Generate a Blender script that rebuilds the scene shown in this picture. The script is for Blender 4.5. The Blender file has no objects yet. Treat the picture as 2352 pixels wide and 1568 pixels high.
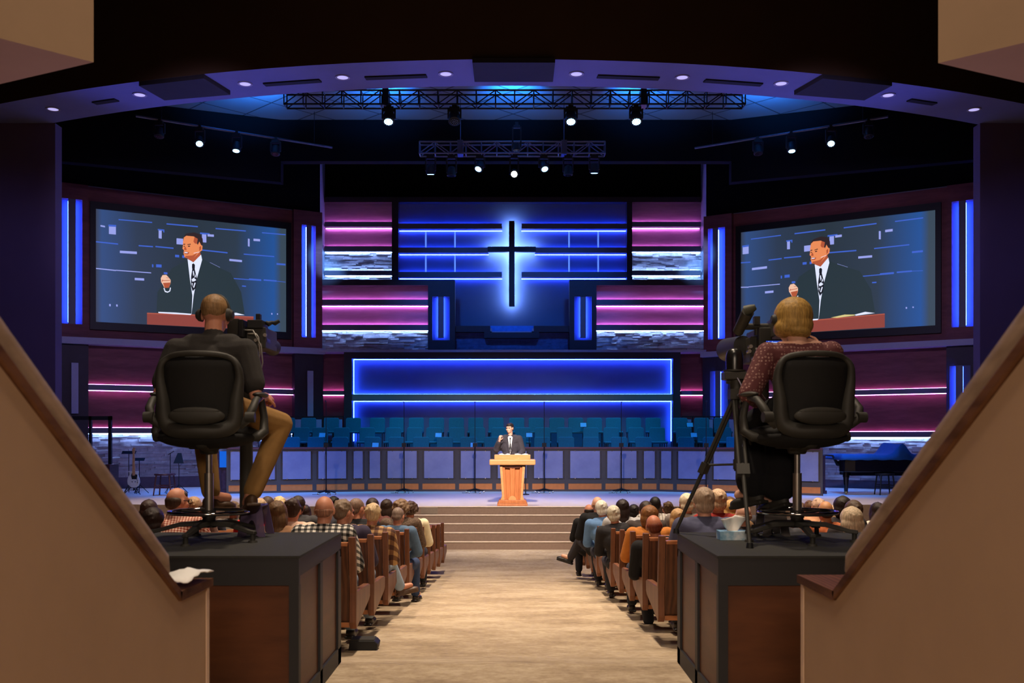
import bpy, bmesh, math, random
from mathutils import Vector, Matrix
R = random.Random(7)
PI = math.pi
# ------------------------------------------------------------------ picture frame -> place
F = 2300.0; CX = 1176.0; CY = 1005.0; ZC = 2.51     # focal length in px, principal point, eye height
def X(px, d): return (px - CX) / F * d
def Z(py, d): return ZC - (py - CY) / F * d
def P(px, py, d): return Vector((X(px, d), d, Z(py, d)))
STAGE = 1.01; DF = 21.84                            # stage floor height, distance of its front edge
FLP = [(-3, 1.10), (6.25, 1.10), (7.15, .95), (16.4, .254), (17.6, .205), (19, .2), (60, .2)]
def fl(y):
    for (a, za), (b, zb) in zip(FLP, FLP[1:]):
        if y <= b: return za + (zb - za) * (y - a) / (b - a)
    return FLP[-1][1]
C = bpy.context.scene.collection

# ------------------------------------------------------------------ materials
def lin(c):
    c = c / 255.0
    return c / 12.92 if c <= .04045 else ((c + .055) / 1.055) ** 2.4
def rgb(r, g, b): return (lin(r), lin(g), lin(b))
def scale(c, k): return tuple(min(1, x * k) for x in c)
class NT:
    def __init__(s, name):
        s.m = bpy.data.materials.new(name); s.m.use_nodes = True
        s.t = s.m.node_tree; s.n = s.t.nodes; s.b = s.n['Principled BSDF']
    def new(s, t, **kw):
        n = s.n.new(t)
        for k, v in kw.items(): setattr(n, k, v)
        return n
    def link(s, a, b): s.t.links.new(a, b)
    def coord(s, sc=(1, 1, 1), rot=(0, 0, 0)):
        tc = s.new('ShaderNodeTexCoord'); mp = s.new('ShaderNodeMapping')
        mp.inputs['Scale'].default_value = sc; mp.inputs['Rotation'].default_value = rot
        s.link(tc.outputs['Object'], mp.inputs['Vector']); return mp.outputs['Vector']
    def noise(s, vec, scl, det=4, rough=.6):
        n = s.new('ShaderNodeTexNoise'); n.inputs['Scale'].default_value = scl
        n.inputs['Detail'].default_value = det; n.inputs['Roughness'].default_value = rough
        if vec: s.link(vec, n.inputs['Vector'])
        return n.outputs['Fac']
    def ramp(s, fac, stops, const=False):
        r = s.new('ShaderNodeValToRGB'); e = r.color_ramp.elements
        while len(e) < len(stops): e.new(.5)
        for i, (p, c) in enumerate(stops):
            e[i].position = p; e[i].color = (*c, 1)
        if const: r.color_ramp.interpolation = 'CONSTANT'
        s.link(fac, r.inputs['Fac']); return r.outputs['Color']
    def bump(s, fac, st=.2, dist=.01):
        b = s.new('ShaderNodeBump'); b.inputs['Strength'].default_value = st; b.inputs['Distance'].default_value = dist
        s.link(fac, b.inputs['Height']); s.link(b.outputs['Normal'], s.b.inputs['Normal'])
    def math(s, op, a, b=None):
        n = s.new('ShaderNodeMath', operation=op)
        for i, v in enumerate((a, b)):
            if v is None: continue
            if isinstance(v, (int, float)): n.inputs[i].default_value = v
            else: s.link(v, n.inputs[i])
        return n.outputs[0]
MC = {}
def mat(name, col, rough=.6, metal=0.0, spec=.4, var=.12, nsc=8, bump=.0):
    """plain procedural surface with a little tonal variation"""
    if name in MC: return MC[name]
    t = NT(name); v = t.coord()
    f = t.noise(v, nsc)
    t.link(t.ramp(f, [(.3, scale(col, 1 - var)), (.7, scale(col, 1 + var))]), t.b.inputs['Base Color'])
    t.b.inputs['Roughness'].default_value = rough; t.b.inputs['Metallic'].default_value = metal
    t.b.inputs['Specular IOR Level'].default_value = spec
    if bump: t.bump(t.noise(v, nsc * 8, 3), bump, .004)
    MC[name] = t.m; return t.m
def wood(name, dark, light, sc=(1, 1, 6), rough=.45, spec=.35, wave=.3):
    if name in MC: return MC[name]
    t = NT(name); v = t.coord(sc)
    n1 = t.noise(v, 3.0, 5, .65); w = t.new('ShaderNodeTexWave'); w.inputs['Scale'].default_value = 2.2
    w.inputs['Distortion'].default_value = 6; w.inputs['Detail'].default_value = 3; t.link(v, w.inputs['Vector'])
    f = t.math('ADD', t.math('MULTIPLY', n1, 1 - wave), t.math('MULTIPLY', w.outputs['Fac'], wave))
    t.link(t.ramp(f, [(.25, dark), (.75, light)]), t.b.inputs['Base Color'])
    t.b.inputs['Roughness'].default_value = rough; t.b.inputs['Specular IOR Level'].default_value = spec
    t.bump(n1, .08, .003); MC[name] = t.m; return t.m
def emit(name, col, st):
    if name in MC: return MC[name]
    t = NT(name); t.b.inputs['Base Color'].default_value = (*scale(col, .3), 1)
    t.b.inputs['Emission Color'].default_value = (*col, 1); t.b.inputs['Emission Strength'].default_value = st
    t.b.inputs['Roughness'].default_value = .5; MC[name] = t.m; return t.m
def hairmat(name, col):
    if name in MC: return MC[name]
    t = NT(name); v = t.coord((60, 60, 7)); f = t.noise(v, 1.5, 4, .7)
    t.link(t.ramp(f, [(.3, scale(col, .55)), (.7, scale(col, 1.35))]), t.b.inputs['Base Color'])
    t.b.inputs['Roughness'].default_value = .5; t.b.inputs['Specular IOR Level'].default_value = .3
    t.bump(f, .6, .006); MC[name] = t.m; return t.m
def plaid(name, a, b, c, freq=14.0, thin=.5):
    if name in MC: return MC[name]
    t = NT(name); tc = t.new('ShaderNodeTexCoord'); sp = t.new('ShaderNodeSeparateXYZ'); t.link(tc.outputs['Object'], sp.inputs[0])
    sx = t.math('GREATER_THAN', t.math('FRACT', t.math('MULTIPLY', t.math('ADD', sp.outputs['X'], 10), freq)), thin)
    sz = t.math('GREATER_THAN', t.math('FRACT', t.math('MULTIPLY', t.math('ADD', t.math('ADD', sp.outputs['Z'], 10), t.math('MULTIPLY', sp.outputs['Y'], .7)), freq)), thin)
    f = t.math('MULTIPLY', t.math('ADD', sx, sz), .5)
    t.link(t.ramp(f, [(0, a), (.4, b), (.8, c)], True), t.b.inputs['Base Color'])
    t.b.inputs['Roughness'].default_value = .85; MC[name] = t.m; return t.m
def dotted(name, base, dot, sc=26):
    t = NT(name); v = t.coord((sc, sc, sc)); vo = t.new('ShaderNodeTexVoronoi'); vo.inputs['Scale'].default_value = 1
    vo.inputs['Randomness'].default_value = .35; t.link(v, vo.inputs['Vector'])
    d = vo.outputs['Distance']
    ring = t.math('MULTIPLY', t.math('GREATER_THAN', d, .16), t.math('LESS_THAN', d, .32))
    t.link(t.ramp(ring, [(0, base), (.5, dot)], True), t.b.inputs['Base Color']); t.b.inputs['Roughness'].default_value = .85
    return t.m

# ------------------------------------------------------------------ mesh builder
class MB:
    def __init__(s): s.v = []; s.f = []; s.mi = []; s.cur = 0
    def add(s, vs, fs):
        o = len(s.v); s.v += [tuple(v) for v in vs]
        for f in fs: s.f.append(tuple(i + o for i in f)); s.mi.append(s.cur)
        return s
    def hexa(s, p): return s.add(p, [(0, 3, 2, 1), (4, 5, 6, 7), (0, 1, 5, 4), (1, 2, 6, 5), (2, 3, 7, 6), (3, 0, 4, 7)])
    def box(s, x0, x1, y0, y1, z0, z1):
        return s.hexa([(x0, y0, z0), (x1, y0, z0), (x1, y1, z0), (x0, y1, z0), (x0, y0, z1), (x1, y0, z1), (x1, y1, z1), (x0, y1, z1)])
    def obox(s, c, ax, h):
        """oriented box: centre, 3 axes, half sizes"""
        c = Vector(c); a, b, d = [Vector(q).normalized() * k for q, k in zip(ax, h)]
        return s.hexa([c - a - b - d, c + a - b - d, c + a + b - d, c - a + b - d, c - a - b + d, c + a - b + d, c + a + b + d, c - a + b + d])
    def ext(s, pts, vec):
        n = len(pts); vec = Vector(vec); a = [Vector(p) for p in pts]
        return s.add(a + [p + vec for p in a], [tuple(range(n))[::-1], tuple(range(n, 2 * n))] + [(i, (i + 1) % n, n + (i + 1) % n, n + i) for i in range(n)])
    def poly(s, pts): return s.add(pts, [tuple(range(len(pts)))])
    def tube(s, pts, r, n=8, closed=False):
        pts = [Vector(p) for p in pts]; m = len(pts)
        rr = r if isinstance(r, (list, tuple)) else [r] * m
        vs = []; up = None
        for i, p in enumerate(pts):
            if closed: d = (pts[(i + 1) % m] - pts[i - 1])
            else: d = pts[min(i + 1, m - 1)] - pts[max(i - 1, 0)]
            d = d.normalized()
            if up is None: up = d.orthogonal().normalized()
            up = (up - d * up.dot(d)); up = up.normalized() if up.length > 1e-6 else d.orthogonal().normalized()
            w = d.cross(up)
            for k in range(n):
                a = 2 * PI * k / n; vs.append(p + (up * math.cos(a) + w * math.sin(a)) * rr[i])
        fs = []
        for i in range(m if closed else m - 1):
            j = (i + 1) % m
            for k in range(n): fs.append((i * n + k, i * n + (k + 1) % n, j * n + (k + 1) % n, j * n + k))
        if not closed: fs += [tuple(range(n))[::-1], tuple(range((m - 1) * n, m * n))]
        return s.add(vs, fs)
    def cone(s, p0, p1, r0, r1=None, n=14): return s.tube([p0, p1], [r0, r0 if r1 is None else r1], n)
    def ell(s, c, r, M=None, seg=18, ring=11):
        c = Vector(c); vs = []; fs = []
        for i in range(1, ring):
            t = PI * i / ring
            for k in range(seg):
                a = 2 * PI * k / seg; vs.append(Vector((r[0] * math.sin(t) * math.cos(a), r[1] * math.sin(t) * math.sin(a), r[2] * math.cos(t))))
        vs += [Vector((0, 0, r[2])), Vector((0, 0, -r[2]))]
        for i in range(ring - 2):
            for k in range(seg): fs.append((i * seg + k, (i + 1) * seg + k, (i + 1) * seg + (k + 1) % seg, i * seg + (k + 1) % seg))
        T_, B_ = len(vs) - 2, len(vs) - 1
        for k in range(seg):
            fs.append((T_, k, (k + 1) % seg)); fs.append((B_, (ring - 2) * seg + (k + 1) % seg, (ring - 2) * seg + k))
        if M is not None: vs = [M @ v for v in vs]
        return s.add([c + v for v in vs], fs)
    def cap(s, p0, p1, r0, r1=None, seg=12):
        r1 = r0 if r1 is None else r1
        s.cone(p0, p1, r0, r1, seg); s.ell(p0, (r0,) * 3, None, seg, 8); s.ell(p1, (r1,) * 3, None, seg, 8); return s
    def lathe(s, prof, c=(0, 0, 0), n=24):
        vs = [(c[0] + r * math.cos(2 * PI * k / n), c[1] + r * math.sin(2 * PI * k / n), c[2] + z) for r, z in prof for k in range(n)]
        m = len(prof)
        fs = [(i * n + k, i * n + (k + 1) % n, (i + 1) * n + (k + 1) % n, (i + 1) * n + k) for i in range(m - 1) for k in range(n)]
        if tuple(prof[0]) != tuple(prof[-1]): fs += [tuple(range(n))[::-1], tuple(range((m - 1) * n, m * n))]
        return s.add(vs, fs)
    def xf(s, M): s.v = [tuple(M @ Vector(v)) for v in s.v]; return s
    def mesh(s, name='m', off=None, recalc=True):
        me = bpy.data.meshes.new(name)
        vs = [(v[0] - off[0], v[1] - off[1], v[2] - off[2]) for v in s.v] if off is not None else s.v
        me.from_pydata(vs, [], s.f)
        me.polygons.foreach_set('material_index', s.mi)
        if recalc:
            bm = bmesh.new(); bm.from_mesh(me); bmesh.ops.recalc_face_normals(bm, faces=bm.faces); bm.to_mesh(me); bm.free()
        me.update(); return me
def finish(name, me, mats, parent=None, smooth=None, bev=0):
    for m in (mats if isinstance(mats, (list, tuple)) else [mats]): me.materials.append(m)
    if smooth is not None:
        me.shade_smooth()
        if smooth < 180: me.set_sharp_from_angle(angle=math.radians(smooth))
    o = bpy.data.objects.new(name, me); C.objects.link(o)
    if parent: o.parent = parent
    if bev:
        b = o.modifiers.new('bevel', 'BEVEL'); b.width = bev; b.segments = 2; b.limit_method = 'ANGLE'
    return o
def tag(o, label=None, cat=None, group=None, kind=None):
    if label: o['label'] = label
    if cat: o['category'] = cat
    if group: o['group'] = group
    if kind: o['kind'] = kind
    return o
def thing(name, label, cat, loc=(0, 0, 0), rotz=0, group=None):
    o = bpy.data.objects.new(name, None); C.objects.link(o); o.location = loc; o.rotation_euler = (0, 0, rotz)
    o.empty_display_size = .1
    return tag(o, label, cat, group)
def part(name, mb, m, T, world=True, smooth=None, bev=0, label=None):
    """mesh under thing/part T; world=True: coordinates given in the room, T itself unrotated"""
    off = None
    if world:
        q = T; off = Vector((0, 0, 0))
        while q is not None: off += q.location; q = q.parent
    o = finish(name, mb.mesh(name, off), m, T, smooth, bev)
    if label: o['label'] = label
    return o
def solo(name, mb, m, label, cat, group=None, smooth=None, bev=0, kind=None):
    xs = [v[0] for v in mb.v]; ys = [v[1] for v in mb.v]; zs = [v[2] for v in mb.v]
    off = ((min(xs) + max(xs)) / 2, (min(ys) + max(ys)) / 2, min(zs))
    o = finish(name, mb.mesh(name, off), m, None, smooth, bev); o.location = off
    return tag(o, label, cat, group, kind)
def struct(name, mb, m, label=None, smooth=None):
    o = finish(name, mb.mesh(name), m, None, smooth); return tag(o, label, None, None, 'structure')
def copy_tree(o, parent=None):
    c = o.copy(); C.objects.link(c)
    if parent: c.parent = parent
    for ch in list(o.children): copy_tree(ch, c)
    return c
ORD = ['first', 'second', 'third', 'fourth', 'fifth', 'sixth', 'seventh', 'eighth', 'ninth', 'tenth', 'eleventh', 'twelfth',
       'thirteenth', 'fourteenth', 'fifteenth', 'sixteenth', 'seventeenth', 'eighteenth', 'nineteenth', 'twentieth',
       'twenty-first', 'twenty-second', 'twenty-third', 'twenty-fourth', 'twenty-fifth']
def blob(mb, voxel=.01, it=3, f=.5):
    """melts overlapping solids into one continuous skin"""
    me = mb.mesh('tmp'); ob = bpy.data.objects.new('tmp', me); C.objects.link(ob)
    r = ob.modifiers.new('r', 'REMESH'); r.mode = 'VOXEL'; r.voxel_size = voxel
    s = ob.modifiers.new('s', 'SMOOTH'); s.factor = f; s.iterations = it
    dg = bpy.context.evaluated_depsgraph_get(); dg.update()
    me2 = bpy.data.meshes.new_from_object(ob.evaluated_get(dg))
    bpy.data.objects.remove(ob); bpy.data.meshes.remove(me)
    me2.materials.clear(); me2.shade_smooth(); return me2
def onobj(name, me, m, parent=None):
    """object over a shared mesh with its own material"""
    if not me.materials: me.materials.append(None)
    o = bpy.data.objects.new(name, me); C.objects.link(o)
    if parent: o.parent = parent
    o.material_slots[0].link = 'OBJECT'; o.material_slots[0].material = m
    return o

# ------------------------------------------------------------------ palette
M_black = mat('black_paint', rgb(22, 22, 24), .6)
M_blackwall = mat('black_wall', rgb(11, 11, 14), .9, spec=.1)
M_dark = mat('dark_metal', rgb(28, 28, 32), .45, .3)
M_rubber = mat('black_plastic', rgb(50, 48, 43), .6, 0, .4)
M_chrome = mat('chrome', (.75, .74, .72), .18, 1.0)
M_steel = mat('brushed_steel', (.36, .33, .30), .35, .9)
M_beige = mat('beige_plaster', rgb(170, 140, 112), .85, spec=.2, var=.04, nsc=3, bump=.05)
M_railw = wood('rail_wood', rgb(70, 42, 24), rgb(112, 74, 48), (6, 1, 6), .8, .15)
M_handrail = wood('handrail_wood', rgb(150, 128, 110), rgb(180, 156, 136), (6, 1, 6), .75, .2)
M_pew = wood('pew_wood', rgb(66, 38, 24), rgb(112, 68, 44), (4, 4, 1))
M_pewrail = wood('pew_rail_wood', rgb(150, 88, 52), rgb(190, 124, 80), (1, 6, 6), .35)
M_seatw = wood('pew_seat_wood', rgb(126, 76, 52), rgb(165, 108, 80), (1, 4, 4), .4)
M_platw = wood('platform_wood', rgb(74, 38, 18), rgb(106, 60, 32), (.5, .5, 2.5), wave=.08)
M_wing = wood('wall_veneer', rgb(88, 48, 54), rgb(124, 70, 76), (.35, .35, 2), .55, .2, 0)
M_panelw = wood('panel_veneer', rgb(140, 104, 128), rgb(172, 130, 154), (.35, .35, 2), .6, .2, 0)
M_bluew = mat('pale_panel', rgb(92, 98, 124), .7, spec=.15, var=.05, nsc=1)
M_greybar = mat('grey_bar_paint', rgb(96, 92, 108), .6, var=.03)
M_greytrim = mat('grey_trim', rgb(150, 146, 170), .6, var=.03)
M_frame = mat('dark_frame', rgb(44, 32, 42), .6)
M_stone = mat('ledge_stone', rgb(176, 172, 180), .85, spec=.2, var=.22, nsc=5, bump=.3)
M_kick = mat('kick_wood', rgb(226, 136, 66), .6, var=.12, nsc=5)
M_skin = mat('skin', rgb(205, 140, 112), .5, 0, .4, .05, 12)
M_skin2 = mat('skin_fair', rgb(226, 172, 146), .5, 0, .4, .05, 12)
M_white = mat('white_paper', rgb(240, 236, 230), .8, var=.02)
M_eye = mat('eye', rgb(40, 30, 28), .2)
M_lblue = emit('blue_led', (.024, .068, 1.0), 85)
M_lblue2 = emit('blue_led_soft', (.022, .085, 1.0), 60)
M_lpink = emit('pink_led', (.82, .25, 1.0), 28)
M_lpinkw = emit('pink_led_side', (.82, .25, 1.0), 11)
M_lwhite = emit('cool_white_led', (.28, .47, 1.0), 46)
M_halo = emit('cross_halo_led', (.24, .44, 1.0), 52)
# ================================================================== ROOM
def fbox(mb, x0, x1, y0, y1, d, th, m=0):
    mb.cur = m; mb.box(X(x0, d), X(x1, d), d, d + th, Z(y1, d), Z(y0, d))
# floor -------------------------------------------------------------
def carpet():
    t = NT('aisle_carpet'); v = t.coord((1.0, 1.7, 1)); f = t.noise(v, 1.1, 6, .7); f2 = t.noise(t.coord((3, 5, 3)), 5, 5, .7)
    f3 = t.math('ADD', t.math('MULTIPLY', f, .6), t.math('MULTIPLY', f2, .4))
    t.link(t.ramp(f3, [(.36, rgb(140, 122, 100)), (.48, rgb(170, 150, 124)), (.6, rgb(194, 176, 150))]), t.b.inputs['Base Color'])
    t.b.inputs['Roughness'].default_value = .9; t.b.inputs['Specular IOR Level'].default_value = .15
    t.bump(f2, .3, .01); return t.m
M_carpet = carpet()
mb = MB(); ys = [-3, 6.25, 7.15, 9, 11, 13, 15, 16.4, 17.6, 19, 36]
for a, b in zip(ys, ys[1:]):
    mb.add([(-17, a, fl(a)), (17, a, fl(a)), (17, b, fl(b)), (-17, b, fl(b))], [(0, 1, 2, 3)])
struct('floor', mb, M_carpet)
# stage deck with curved front, stairs -------------------------------
def front(x): return DF if abs(x) < 4.1 else DF + (abs(x) - 4.1) * .16
M_deck = mat('stage_deck_carpet', rgb(196, 184, 180), .75, spec=.25, var=.05, nsc=6)
M_riser = mat('stair_carpet', rgb(120, 98, 82), .85, spec=.2, var=.07, nsc=20, bump=.1)
M_nose = mat('stair_nosing', rgb(205, 184, 162), .7)
mb = MB(); xs = [-16, -10, -8, -6, -5, -4.1, 4.1, 5, 6, 8, 10, 16]
top = [(x, front(x), STAGE) for x in xs] + [(16, 36, STAGE), (-16, 36, STAGE)]
mb.poly(top); mb.cur = 1
for a, b in zip(xs, xs[1:]):
    mb.add([(a, front(a), 0), (b, front(b), 0), (b, front(b), STAGE), (a, front(a), STAGE)], [(0, 1, 2, 3)])
stage = tag(finish('stage', mb.mesh('stage', (0, 28, 0)), [M_deck, M_riser]), 'pale low stage platform running across the front of the hall below the cross', 'stage'); stage.location = (0, 28, 0)
st = thing('stage_stairs', 'broad carpeted stairs climbing from the aisle to the stage, with pale nosings', 'stairs', (0, 21, .2))
rh = (STAGE - .2) / 5
for i in range(1, 5):
    y0 = DF - .285 * (5 - i); mb = MB(); mb.box(-4.1, 4.1, y0, y0 + .30, .2, .2 + rh * i - .012)
    part('step', mb, M_riser, st)
    mb = MB(); mb.box(-4.1, 4.1, y0 - .015, y0 + .06, .2 + rh * i - .012, .2 + rh * i + .006); part('nosing', mb, M_nose, st)
mb = MB(); mb.box(-4.1, 4.1, DF - .02, DF + .06, STAGE - .012, STAGE + .006); part('nosing', mb, M_nose, st)
# small vent plate on the top riser
solo('riser_plate', MB().box(X(967, DF), X(1005, DF), DF - .03, DF - .001, Z(1180, DF), Z(1164.5, DF)), mat('plate', rgb(112, 96, 80), .5), 'small brownish cover plate set in the top stage riser left of the lectern', 'plate')

# ---------------------------------------------------------------- side walls with screens
class Wing:
    def __init__(s, pa, da, pb, db, inward):
        s.A = Vector((X(pa, da), da)); s.B = Vector((X(pb, db), db)); s.d = (s.B - s.A).normalized()
        n = Vector((s.d.y, -s.d.x)); s.n = n if n.y < 0 else -n
    def pt(s, px):
        k = (px - CX) / F; # x = k*y
        t = (k * s.A.y - s.A.x) / (s.d.x - k * s.d.y); return s.A + s.d * t
    def z(s, px, py): return ZC - (py - CY) / F * s.pt(px).y
    def box(s, mb, p0, p1, z0, z1, o0, o1, m=None):
        if m is not None: mb.cur = m
        a, b = s.pt(p0), s.pt(p1); q = []
        for z in (z0, z1):
            for (w, o) in ((a, o1), (b, o1), (b, o0), (a, o0)):
                v = w + s.n * o; q.append((v.x, v.y, z))
        mb.hexa(q)
    def P3(s, px, z, o):
        v = s.pt(px) + s.n * o; return Vector((v.x, v.y, z))
def stones(mb, A, B, z0, z1, n, rows=.062, lmin=.16, lmax=.62, out=.05, seed=1):
    rr = random.Random(seed); A = Vector(A); B = Vector(B); L = (B - A).length; d = (B - A) / L; z = z0
    while z < z1 - .01:
        h = min(rows * rr.uniform(.6, 1.35), z1 - z); t = -rr.uniform(0, .3)
        while t < L:
            l = rr.uniform(lmin, lmax); a = max(0, t); b = min(L, t + l - .004)
            if b > a:
                o = rr.uniform(.008, out); o2 = o + rr.uniform(-.012, .006)
                p0 = A + d * a; p1 = A + d * b; q = []
                for zz, oo in ((z, o2), (z + h - .004, o)):
                    q += [(*(p0 + n * oo), zz), (*(p1 + n * (oo + rr.uniform(-.01, .01))), zz), (*p1, zz), (*p0, zz)]
                mb.hexa(q)
            t += l
        z += h
WL = Wing(127, 28.58, 735, 32.5, 1); WR = Wing(2252, 27.9, 1622, 32.3, -1)
specs = {
 'left': dict(W=WL, outer=20, edge=127, f0=200, f1=670, inner=735, top=(200, 429), led=(127, 775), led2=(127, 790),
     s=[((137, 187), (155, 172), (162, 460, 745)), ((688, 720), (700, 711), (704, 520, 776))], scr=(218.6, 654.8, (218.6, 481), (218.6, 740)),
     low=[((160, 176), (168, 835, 950), None), ((697, 710), (703, 853, 957), None)],
     b1=(200, 883, 896), b2=(210, 982, 995), stone=(210, 1097)),
 'right': dict(W=WR, outer=2400, edge=2252, f0=2178, f1=1686, inner=1622, top=(2178, 430), led=(2250, 780), led2=(2250, 794),
     s=[((2239, 2189), (2221, 2205), (2214, 464, 752)), ((1671, 1632), (1654, 1642), (1651, 526, 780))], scr=(2150.5, 1704.8, (2150.5, 483.8), (2150.5, 748)),
     low=[((2217, 2201), (2209, 841, 960), (2233, 2185)), ((1665, 1654), (1659, 853, 962), (1680, 1639))],
     b1=(2172, 891, 903), b2=(2050, 991, 1004), stone=(2050, 1104))}
screens = {}
for side, s in specs.items():
    W = s['W']; zt = W.z(*s['top']); zl1 = W.z(*s['led']); zl0 = W.z(*s['led2'])
    mb = MB()
    # structural wall (black above the veneer)
    W.box(mb, s['outer'], s['inner'], zt + .02, 14, -.3, 0, 0)
    W.box(mb, s['outer'], s['inner'], 1.0, zt + .02, -.3, -.02, 1)
    W.box(mb, s['outer'], s['inner'], STAGE, W.z(*s['stone']), -.02, .03, 2)
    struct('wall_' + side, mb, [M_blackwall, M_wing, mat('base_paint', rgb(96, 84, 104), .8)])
    th = thing('veneer_panelling', 'dark red-brown veneer panelling around the %s video screen' % side, 'wall panelling', (*W.pt((s['f0'] + s['f1']) / 2), zl1), 0)
    mb = MB(); W.box(mb, s['f0'], s['f1'], zl1, zt, 0, .04); part('field', mb, M_wing, th)
    for (ch, bar, (pp, y0, y1)), (q0, q1) in zip(s['s'], ((s['edge'], s['f0']), (s['f1'], s['inner']))):
        z1, z0 = W.z(pp, y0), W.z(pp, y1)
        # pilaster built round a recessed light channel
        mb = MB()
        W.box(mb, q0, ch[0], zl1, zt, 0, .22); W.box(mb, ch[1], q1, zl1, zt, 0, .22)
        W.box(mb, ch[0], ch[1], z1, zt, 0, .22); W.box(mb, ch[0], ch[1], zl1, z0, 0, .22)
        part('pilaster', mb, M_wing, th)
    mb = MB(); W.box(mb, s['f0'], s['f1'], zt, zt + .025, 0, .06); part('top_moulding', mb, M_greybar, th)
    for i, (ch, bar, (pp, y0, y1)) in enumerate(s['s']):
        z1, z0 = W.z(pp, y0), W.z(pp, y1)
        sc = thing('sconce_light', 'tall upright blue backlit wall light %s the %s video screen' % ('left of' if (i == 0) == (side == 'left') else 'right of', side), 'wall light', (*W.pt(pp), z0), 0, 'tall backlit wall lights')
        mb = MB(); W.box(mb, bar[0], bar[1], z0, z1, .16, .2); part('bar', mb, M_greybar, sc)
        mb = MB(); W.box(mb, ch[0], ch[1], z0, z1, 0, .01); part('back_plate', mb, M_bluew, sc)
        for e in (0, 1):
            a = bar[e]; b = a + (1.2 if bar[1] > bar[0] else -2) * (1 if e == 0 else -1)
            mb = MB(); W.box(mb, a, b, z0 + .05, z1 - .05, .10, .14); part('led_strip', mb, M_lblue, sc)
    # ledge
    mb = MB(); W.box(mb, s['edge'], s['inner'], zl0, zl1, 0, .5)
    solo('shelf_ledge', mb, M_greytrim, 'long grey-lilac ledge running under the %s video screen' % side, 'ledge')
    # lower wall
    lp = thing('lower_panelling', 'dark veneer panelling below the ledge of the %s side wall' % side, 'wall panelling', (*W.pt((s['f0'] + s['f1']) / 2), 1.5), 0)
    zs = W.z(*s['b2'][:1], s['b2'][1])
    mb = MB(); W.box(mb, s['f0'], s['f1'], zs, zl0, 0, .04); part('field', mb, M_wing, lp)
    for pp_, qq in ((s['edge'], s['f0']), (s['f1'], s['inner'])):
        mb = MB(); W.box(mb, pp_, qq, STAGE, zl0, 0, .3); part('pilaster', mb, M_frame, lp)
    for j, (bar, (pp, y0, y1), glow) in enumerate(s['low']):
        z1, z0 = W.z(pp, y0), W.z(pp, y1)
        sc = thing('sconce_light', '%s upright grey bar light below the ledge, %s end of the %s side wall' % ('blue backlit' if glow else 'unlit', 'outer' if j == 0 else 'inner', side), 'wall light', (*W.pt(pp), z0), 0, 'short wall lights below the ledge')
        mb = MB(); W.box(mb, bar[0], bar[1], z0, z1, .38, .42); part('bar', mb, M_greytrim if not glow else M_greybar, sc)
        mb = MB(); W.box(mb, bar[0], bar[1], z0 + .02, z1 - .02, .3, .38); part('mount', mb, M_frame, sc)
        if glow:
            mb = MB(); W.box(mb, glow[0], glow[1], z0, z1, .3, .305); part('back_plate', mb, M_bluew, sc)
            for e in (0, 1):
                a = bar[e]; b = a + (1.2 if bar[1] > bar[0] else -2) * (1 if e == 0 else -1)
                mb = MB(); W.box(mb, a, b, z0 + .03, z1 - .03, .33, .37); part('led_strip', mb, M_lblue, sc)
    for nm, b, cols in (('upper', s['b1'], (M_lpinkw, M_lpinkw)), ('lower', s['b2'], (M_lpinkw, M_lwhite))):
        z1, z0 = W.z(b[0], b[1]), W.z(b[0], b[2])
        t = thing('light_bar', '%s horizontal grey light bar with %s glow low on the %s side wall' % (nm, 'pink' if nm == 'upper' else 'pink and white', side), 'light bar', (*W.pt((s['f0'] + s['f1']) / 2), z0), 0, 'horizontal light bars')
        mb = MB(); W.box(mb, s['f0'], s['f1'], z0, z1, .04, .20); part('bar', mb, M_greybar, t)
        mb = MB(); W.box(mb, s['f0'], s['f1'], z1, z1 + .015, .07, .10); part('led_strip', mb, cols[0], t)
        mb = MB(); W.box(mb, s['f0'], s['f1'], z0 - .02, z0, .13, .16); part('led_strip', mb, cols[1], t)
    # stone
    zb = W.z(*s['stone']); z2 = W.z(s['b2'][0], s['b2'][2])
    a, b = W.pt(s['f0']), W.pt(s['f1']); mb = MB(); stones(mb, a + W.n * .0, b + W.n * .0, zb, z2 - .01, W.n, out=.10, seed=5)
    solo('stone_cladding', mb, M_stone, 'rough ledge-stone cladding at the foot of the %s side wall' % side, 'stone cladding')
    # return fin to the deeper back wall
    mb = MB(); e = W.pt(s['inner']); dx = -1 if side == 'left' else 1
    px2 = 746 if side == 'left' else 1610
    mb.hexa([(e.x, e.y, STAGE), (X(px2, 34.3), 34.3, STAGE), (X(px2, 34.3) + dx * .2, 34.3, STAGE), (e.x + dx * .2, e.y, STAGE)] +
            [(e.x, e.y, 12.4), (X(px2, 34.3), 34.3, 12.4), (X(px2, 34.3) + dx * .2, 34.3, 12.4), (e.x + dx * .2, e.y, 12.4)])
    struct('trim_1' if side == 'left' else 'trim_2', mb, mat('fin_paint', rgb(120, 140, 165), .7))
    # ---------------- video screen
    p0, p1 = s['scr'][0], s['scr'][1]; z1 = W.z(*s['scr'][2]); z0 = W.z(*s['scr'][3])
    sc = thing('video_screen', 'large wide video screen on the %s wall showing the preacher in close-up' % side, 'screen', (*(W.pt((p0 + p1) / 2)), z0), 0, 'two video screens')
    mb = MB(); sg = 1 if p1 > p0 else -1
    W.box(mb, p0 - 13 * sg, p1 + 11 * sg, z0 - .22, z0, .04, .16); W.box(mb, p0 - 13 * sg, p1 + 11 * sg, z1, z1 + .20, .04, .16)
    W.box(mb, p0 - 13 * sg, p0, z0, z1, .04, .16); W.box(mb, p1, p1 + 11 * sg, z0, z1, .04, .16)
    part('frame', mb, mat('screen_frame', rgb(12, 10, 14), .5), sc)
    screens[side] = (W, p0, p1, z0, z1, sc)

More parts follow.
